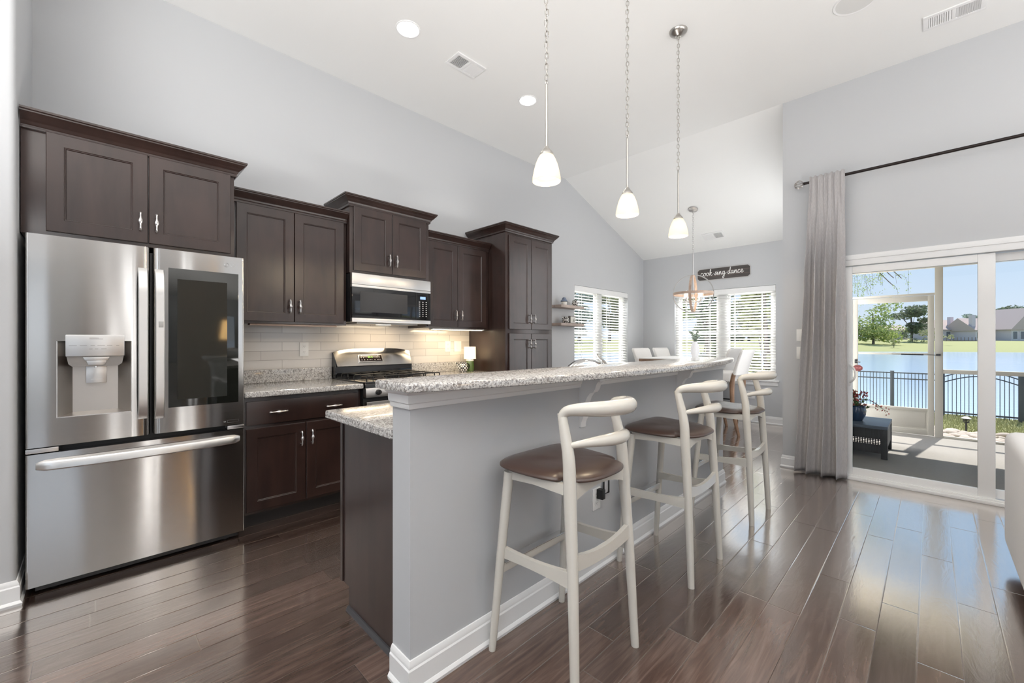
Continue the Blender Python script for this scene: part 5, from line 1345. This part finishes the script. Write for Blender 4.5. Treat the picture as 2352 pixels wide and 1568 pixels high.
# stones
random.seed(5)
STO = mat_paint('pale_river_stone', (.50, .43, .38), .8, .3)
def stone_mesh():
    b = bmesh.new(); bmesh.ops.create_icosphere(b, subdivisions=2, radius=1)
    for v in b.verts: v.co *= 1 + .35 * noise.noise(v.co * 1.3 + Vector((random.random() * 9, 0, 0)))
    return B().add(b)
protos = []
for k in range(4):
    o = stone_mesh().build('border_stone', STO, ang=50); protos.append(o)
cnt = 0
for i in range(17):
    for j in range(5):
        x = 8.26 + j * .20 + random.uniform(-.05, .05); y = -1.95 + i * .125 + random.uniform(-.04, .04)
        o = protos[cnt] if cnt < 4 else protos[cnt % 4].copy()
        if cnt >= 4: C.objects.link(o)
        s_ = random.uniform(.045, .085); o.location = (x, y, -.115 + s_ * .25); o.scale = (s_ * 1.15, s_ * 1.05, s_ * .55); o.rotation_euler = (random.uniform(-.3, .3), random.uniform(-.3, .3), random.uniform(0, 6))
        tag(o, 'pale flat stone in the border just outside the porch screen', 'stone', 'pale stones along the porch'); cnt += 1
# grass blades near the fence
random.seed(21); b = B()
for k in range(7000):
    x = random.uniform(9.25, 11.2); y = random.uniform(-1.7, .15); h = random.uniform(.02, .055); a = random.uniform(0, PI); w = .006
    dx, dy = math.cos(a) * w, math.sin(a) * w; lx, ly = random.uniform(-.02, .02), random.uniform(-.02, .02)
    b.bm.faces.new([b.bm.verts.new(p) for p in ((x - dx, y - dy, -.121), (x + dx, y + dy, -.121), (x + lx, y + ly, -.12 + h))])
g_ = b.build('grass_blades', GR, smooth=False); tag(g_, 'short grass growing between the porch stones and the fence', 'grass', kind='stuff')

# ------------------------------------------------------------------ outside: trees, bushes, houses
def leafmat(name, a, b_):
    m = bpy.data.materials.new(name); m.use_nodes = True; t = NT(m); g = t.n('ShaderNodeNewGeometry'); c = t.mix(g.outputs['Random Per Island'], a, b_)
    tl = t.n('ShaderNodeBsdfTranslucent'); mx = t.n('ShaderNodeMixShader'); mx.inputs[0].default_value = .45
    t.b.inputs['Roughness'].default_value = .6; t.col(c); t.l(c, tl.inputs[0])
    t.l(t.b.outputs[0], mx.inputs[1]); t.l(tl.outputs[0], mx.inputs[2]); t.l(mx.outputs[0], t.t.nodes['Material Output'].inputs[0]); return m
LG_ = leafmat('bright_green_leaves', (.22, .30, .07), (.48, .55, .18)); DG = leafmat('deep_green_leaves', (.07, .10, .06), (.20, .26, .13)); OL = leafmat('olive_leaves', (.24, .26, .12), (.42, .44, .22)); BLG = leafmat('blue_green_leaves', (.20, .27, .23), (.36, .44, .38))
BARK = mat_paint('tree_bark', (.10, .085, .075), .9, .4)
def tree(pos, h, w, label, leaf, n=900, ls=.35, trunk=True, clumps=9, low=.25, name='lakeside_tree', cat='tree', group=None, flat=.7, seed=0, trunk_r=None):
    rnd = random.Random(seed + int(pos[0] * 10) + int(pos[1] * 7)); r = thing(name, pos, label, cat, group); P_ = Vector(pos)
    cl = []
    for k in range(clumps):
        a = rnd.uniform(0, 2 * PI); q = math.sqrt(rnd.random()); zz = rnd.uniform(low, .92); tap = (1 - abs((zz - .5) / .62) ** 2) ** .5 if abs(zz - .5) < .62 else .3
        cl.append((P_ + Vector((math.cos(a) * q * w * .42 * tap, math.sin(a) * q * w * .42 * tap, zz * h)), w * rnd.uniform(.16, .26)))
    b = B()
    for i in range(n):
        c, s_ = cl[i % clumps]; d = Vector((rnd.gauss(0, 1), rnd.gauss(0, 1), rnd.gauss(0, 1))).normalized()
        p = c + Vector((d.x * s_, d.y * s_, d.z * s_ * flat)) * (rnd.random() ** .35)
        u = Vector((rnd.gauss(0, 1), rnd.gauss(0, 1), rnd.gauss(0, .5) + .2)).normalized(); v = u.orthogonal().normalized(); L0 = ls * rnd.uniform(.6, 1.3)
        b.bm.faces.new([b.bm.verts.new(p + u * L0 * a_ + v * L0 * b__) for a_, b__ in ((-.5, 0), (0, .32), (.5, 0), (0, -.32))])
    b.build('foliage', leaf, r, smooth=False)
    if trunk:
        b = B(); tr = trunk_r or h * .02
        b.tube([P_, P_ + Vector((h * .01, 0, h * .35)), P_ + Vector((-h * .01, h * .01, h * .75))], [tr * 1.3, tr, tr * .4], 8)
        for c, s_ in cl[:5]: b.tube([P_ + Vector((0, 0, h * rnd.uniform(.2, .45))), c], [tr * .5, tr * .15], 5)
        b.build('trunk', BARK, r)
    return r
G1 = 'trees on the far lake shore'
tree(polar(2006, 88, .6), 8.8, 9.5, 'large bright green tree left on the far lake shore', LG_, 2600, .55, clumps=16, low=.12, seed=1, group=G1)
tree(polar(2094, 98, 1.1), 9.6, 8.6, 'dark spreading tree right of the bright green one across the lake', DG, 2200, .6, clumps=15, low=.22, flat=.45, seed=2, group=G1)
tree(polar(2230, 148, 2.0), 9.5, 7, 'distant grey-green tree behind the far roof ridge', BLG, 900, .7, clumps=9, low=.4, flat=.4, seed=3, group=G1)
tree(polar(2318, 150, 2.0), 12.2, 13, 'broad flat-topped dark tree rising behind the far right house', DG, 1500, .8, clumps=12, low=.55, flat=.35, seed=4, group=G1)
tree(polar(2164, 158, 2.0), 6.6, 6, 'low distant tree showing beside the far chimney', BLG, 500, .7, clumps=7, low=.4, flat=.5, seed=5, group=G1)
tree(polar(1890, 92, .8), 9, 7, 'dark tree behind the curtain end of the far shore', DG, 900, .6, clumps=10, low=.15, seed=6, group=G1)
tree(polar(2036, 100, 1.2), 3.4, 8, 'rounded yellow-green shrub below the trees across the lake', OL, 700, .4, False, 8, .1, 'far_shrub', 'shrub', 'shrubs on the far shore', seed=7)
tree(polar(2112, 93, .9), 3.2, 5, 'olive shrub beside the screen door post across the lake', OL, 500, .4, False, 6, .1, 'far_shrub', 'shrub', 'shrubs on the far shore', seed=8)
tree(polar(2165, 84, .4), 3.0, 3.6, 'small bare-stemmed young tree on the far bank', OL, 220, .4, True, 5, .45, 'young_tree', 'tree', seed=9)
tree(polar(2053, 78, .1), 1.8, 1.6, 'tiny sapling on the far bank lawn', OL, 80, .3, True, 3, .4, 'young_tree', 'tree', seed=10)
# weeping birch branches near the porch
random.seed(8)
WP = thing('weeping_birch', (12.6, 2.2, -.3), 'sparse weeping birch hanging into view at the porch top left', 'tree')
b = B(); lf = B(); base_ = Vector((12.6, 2.2, -.56)); b.tube([base_, base_ + Vector((0, -.1, 2.5)), base_ + Vector((-.2, -.4, 4.6))], [.09, .06, .03], 8)
for k in range(13):
    s0 = base_ + Vector((-.1, -.2, 2.6 + .15 * k)); e0 = Vector((11.9 + random.uniform(-.4, .5), 1.25 - k * .085 + random.uniform(-.1, .1), 2.62 + random.uniform(-.25, .45)))
    sp = spline([s0, s0.lerp(e0, .5) + Vector((0, 0, .5)), e0], 6); b.tube(sp, lerp_list([.018, .008], len(sp)), 5)
    for j in range(random.choice((2, 3, 4))):
        q = sp[min(len(sp) - 1, int(len(sp) * random.uniform(.5, 1.0)))]; L0 = random.uniform(.25, .85); w_ = random.uniform(-.12, .12)
        tw = spline([q, q + Vector((0, w_ - .08, -.1)), q + Vector((0, w_ * 1.6 - .1, -L0))], 5); b.tube(tw, .0018, 4)
        for m__ in range(22):
            t = random.random(); p = tw[int(t * (len(tw) - 1))] + Vector((random.uniform(-.04, .04), random.uniform(-.04, .04), random.uniform(-.03, .03)))
            u = Vector((random.gauss(0, 1), random.gauss(0, 1), -1)).normalized(); v = u.orthogonal().normalized(); z_ = random.uniform(.022, .042)
            lf.bm.faces.new([lf.bm.verts.new(p + u * z_ * a_ + v * z_ * b__) for a_, b__ in ((-.5, 0), (0, .3), (.5, 0), (0, -.3))])
for k in range(420):
    c_ = random.choice(((11.9, 1.12, 2.42), (11.9, 1.0, 2.55), (11.9, .85, 2.6), (11.95, 1.15, 2.2))); p = Vector((c_[0] + random.gauss(0, .10), c_[1] + random.gauss(0, .09), c_[2] + random.gauss(0, .12)))
    u = Vector((random.gauss(0, 1), random.gauss(0, 1), -1)).normalized(); v = u.orthogonal().normalized(); z_ = random.uniform(.020, .038)
    lf.bm.faces.new([lf.bm.verts.new(p + u * z_ * a_ + v * z_ * b__) for a_, b__ in ((-.5, 0), (0, .3), (.5, 0), (0, -.3))])
b.build('branches', BARK, WP); lf.build('leaves', LG_, WP, smooth=False)
# garden trees seen through the blinds
G2 = 'garden trees beyond the dining windows'
for i, (x, y, h, w, m__, lb) in enumerate(((10.2, 2.5, 3.4, 1.1, OL, 'olive tree close outside the right end of the wide dining window'), (10.3, 3.75, 3.8, 1.2, DG, 'dark tree outside the middle of the wide dining window'), (10.3, 5.1, 3.6, 1.2, LG_, 'light green tree outside the left end of the wide dining window'),
        (10.0, 8.6, 4.2, 1.7, LG_, 'light green tree outside the right half of the shelf-side window'), (9.2, 11.0, 4.6, 2.0, BLG, 'blue-green tree outside the left half of the shelf-side window'))):
    tree((x, y, -.12), h, w, lb, m__, 2800, .17, True, 16, .08, 'garden_tree', 'tree', G2, seed=30 + i, trunk_r=.05)
for i, px in enumerate((1330, 1400, 1480, 1560, 1640, 1720, 1800)):
    tree(polar(px, 95 + 4 * (i % 3), 1.0), 13.5, 9, ['blue-green', 'olive', 'dark green', 'bright green', 'deep green', 'yellow-green', 'dusky green'][i] + ' shore tree seen only through the dining blinds', [BLG, OL, DG, LG_, DG, OL, BLG][i], 3000, .8, True, 18, .05, 'lakeside_tree', 'tree', G1, seed=40 + i)
# houses
ROOF = mat_paint('brown_grey_shingles', (.46, .375, .345), .9, .3); SIDE = mat_paint('pale_lilac_siding', (.58, .53, .56), .7, .1); HW = M('house_white_trim', (.75, .75, .76), .6); HG = M('house_dark_glass', (.08, .10, .12), .2)
def house(px, d, z, w, dep, hw, hr, label, chim=None, wins=3, over=.5, gable=False):
    p = polar(px, d, z); r = thing('lakeside_house', p, label, 'house', 'houses across the lake')
    yaw_ = R(45.1045 - 90); mt_ = Matrix.Translation(p) @ Matrix.Rotation(yaw_, 4, 'Z')    # local x: right in view, y: away
    B().box(-w / 2, w / 2, 0, dep, -1.5, hw, mtx=mt_).build('walls', SIDE, r, smooth=False)
    if gable: pts = [(-w / 2 - over, hw), (0, hw + hr), (w / 2 + over, hw), (w / 2 + over, hw - .15), (-w / 2 - over, hw - .15)]; b = B().prism(pts, 1, -over, dep + over, mtx=mt_)
    else: pts = [(-over, hw), (dep / 2, hw + hr), (dep + over, hw), (dep + over, hw - .15), (-over, hw - .15)]; b = B().prism(pts, 0, -w / 2 - over, w / 2 + over, mtx=mt_)
    b.build('roof', ROOF, r, smooth=False)
    if chim: B().box(chim - .45, chim + .45, dep * .1, dep * .1 + .9, hw * .4, hw + hr + .7, mtx=mt_).build('chimney', SIDE, r, smooth=False)
    for k in range(wins):
        x = -w / 2 + w * (k + .5) / wins; f = B().box(x - w / wins * .32, x + w / wins * .32, -.06, .0, .5, hw - .45, mtx=mt_).build('window', HW, r, smooth=False)
        B().box(x - w / wins * .27, x + w / wins * .27, -.09, -.05, .65, hw - .6, mtx=mt_).build('pane', HG, f, smooth=False)
house(2186, 118, 1.6, 8.2, 8, 3.0, 2.9, 'far left house with pale chimney across the lake', chim=.9, wins=4)
house(2272, 112, 1.4, 7.5, 8, 2.9, 3.4, 'middle house with long low roof across the lake', chim=-3.2, wins=4)
house(2366, 108, 1.2, 9.8, 10, 3.2, 5.6, 'big gabled house at the far right across the lake', wins=5, gable=True)
house(2062, 128, 1.9, 6, 6, 2.8, 1.6, 'small grey house half hidden between the two big trees', wins=2)
DK = thing('lakeside_deck', polar(2215, 104, 1.0), 'dark wooden deck in front of the far houses', 'deck')
mt_ = Matrix.Translation(polar(2215, 104, 1.0)) @ Matrix.Rotation(R(45.1045 - 90), 4, 'Z')
B().box(-4.5, 3.2, 0, 3, -.1, .5, mtx=mt_).build('platform', M('deck_brown', (.12, .09, .085), .8), DK, smooth=False)
b = B()
for k in range(9): b.box(-4.4 + k * .9, -4.3 + k * .9, 0, .1, -1.2, 1.3, mtx=mt_)
b.build('posts', M('deck_post', (.16, .13, .12), .8), DK, smooth=False)
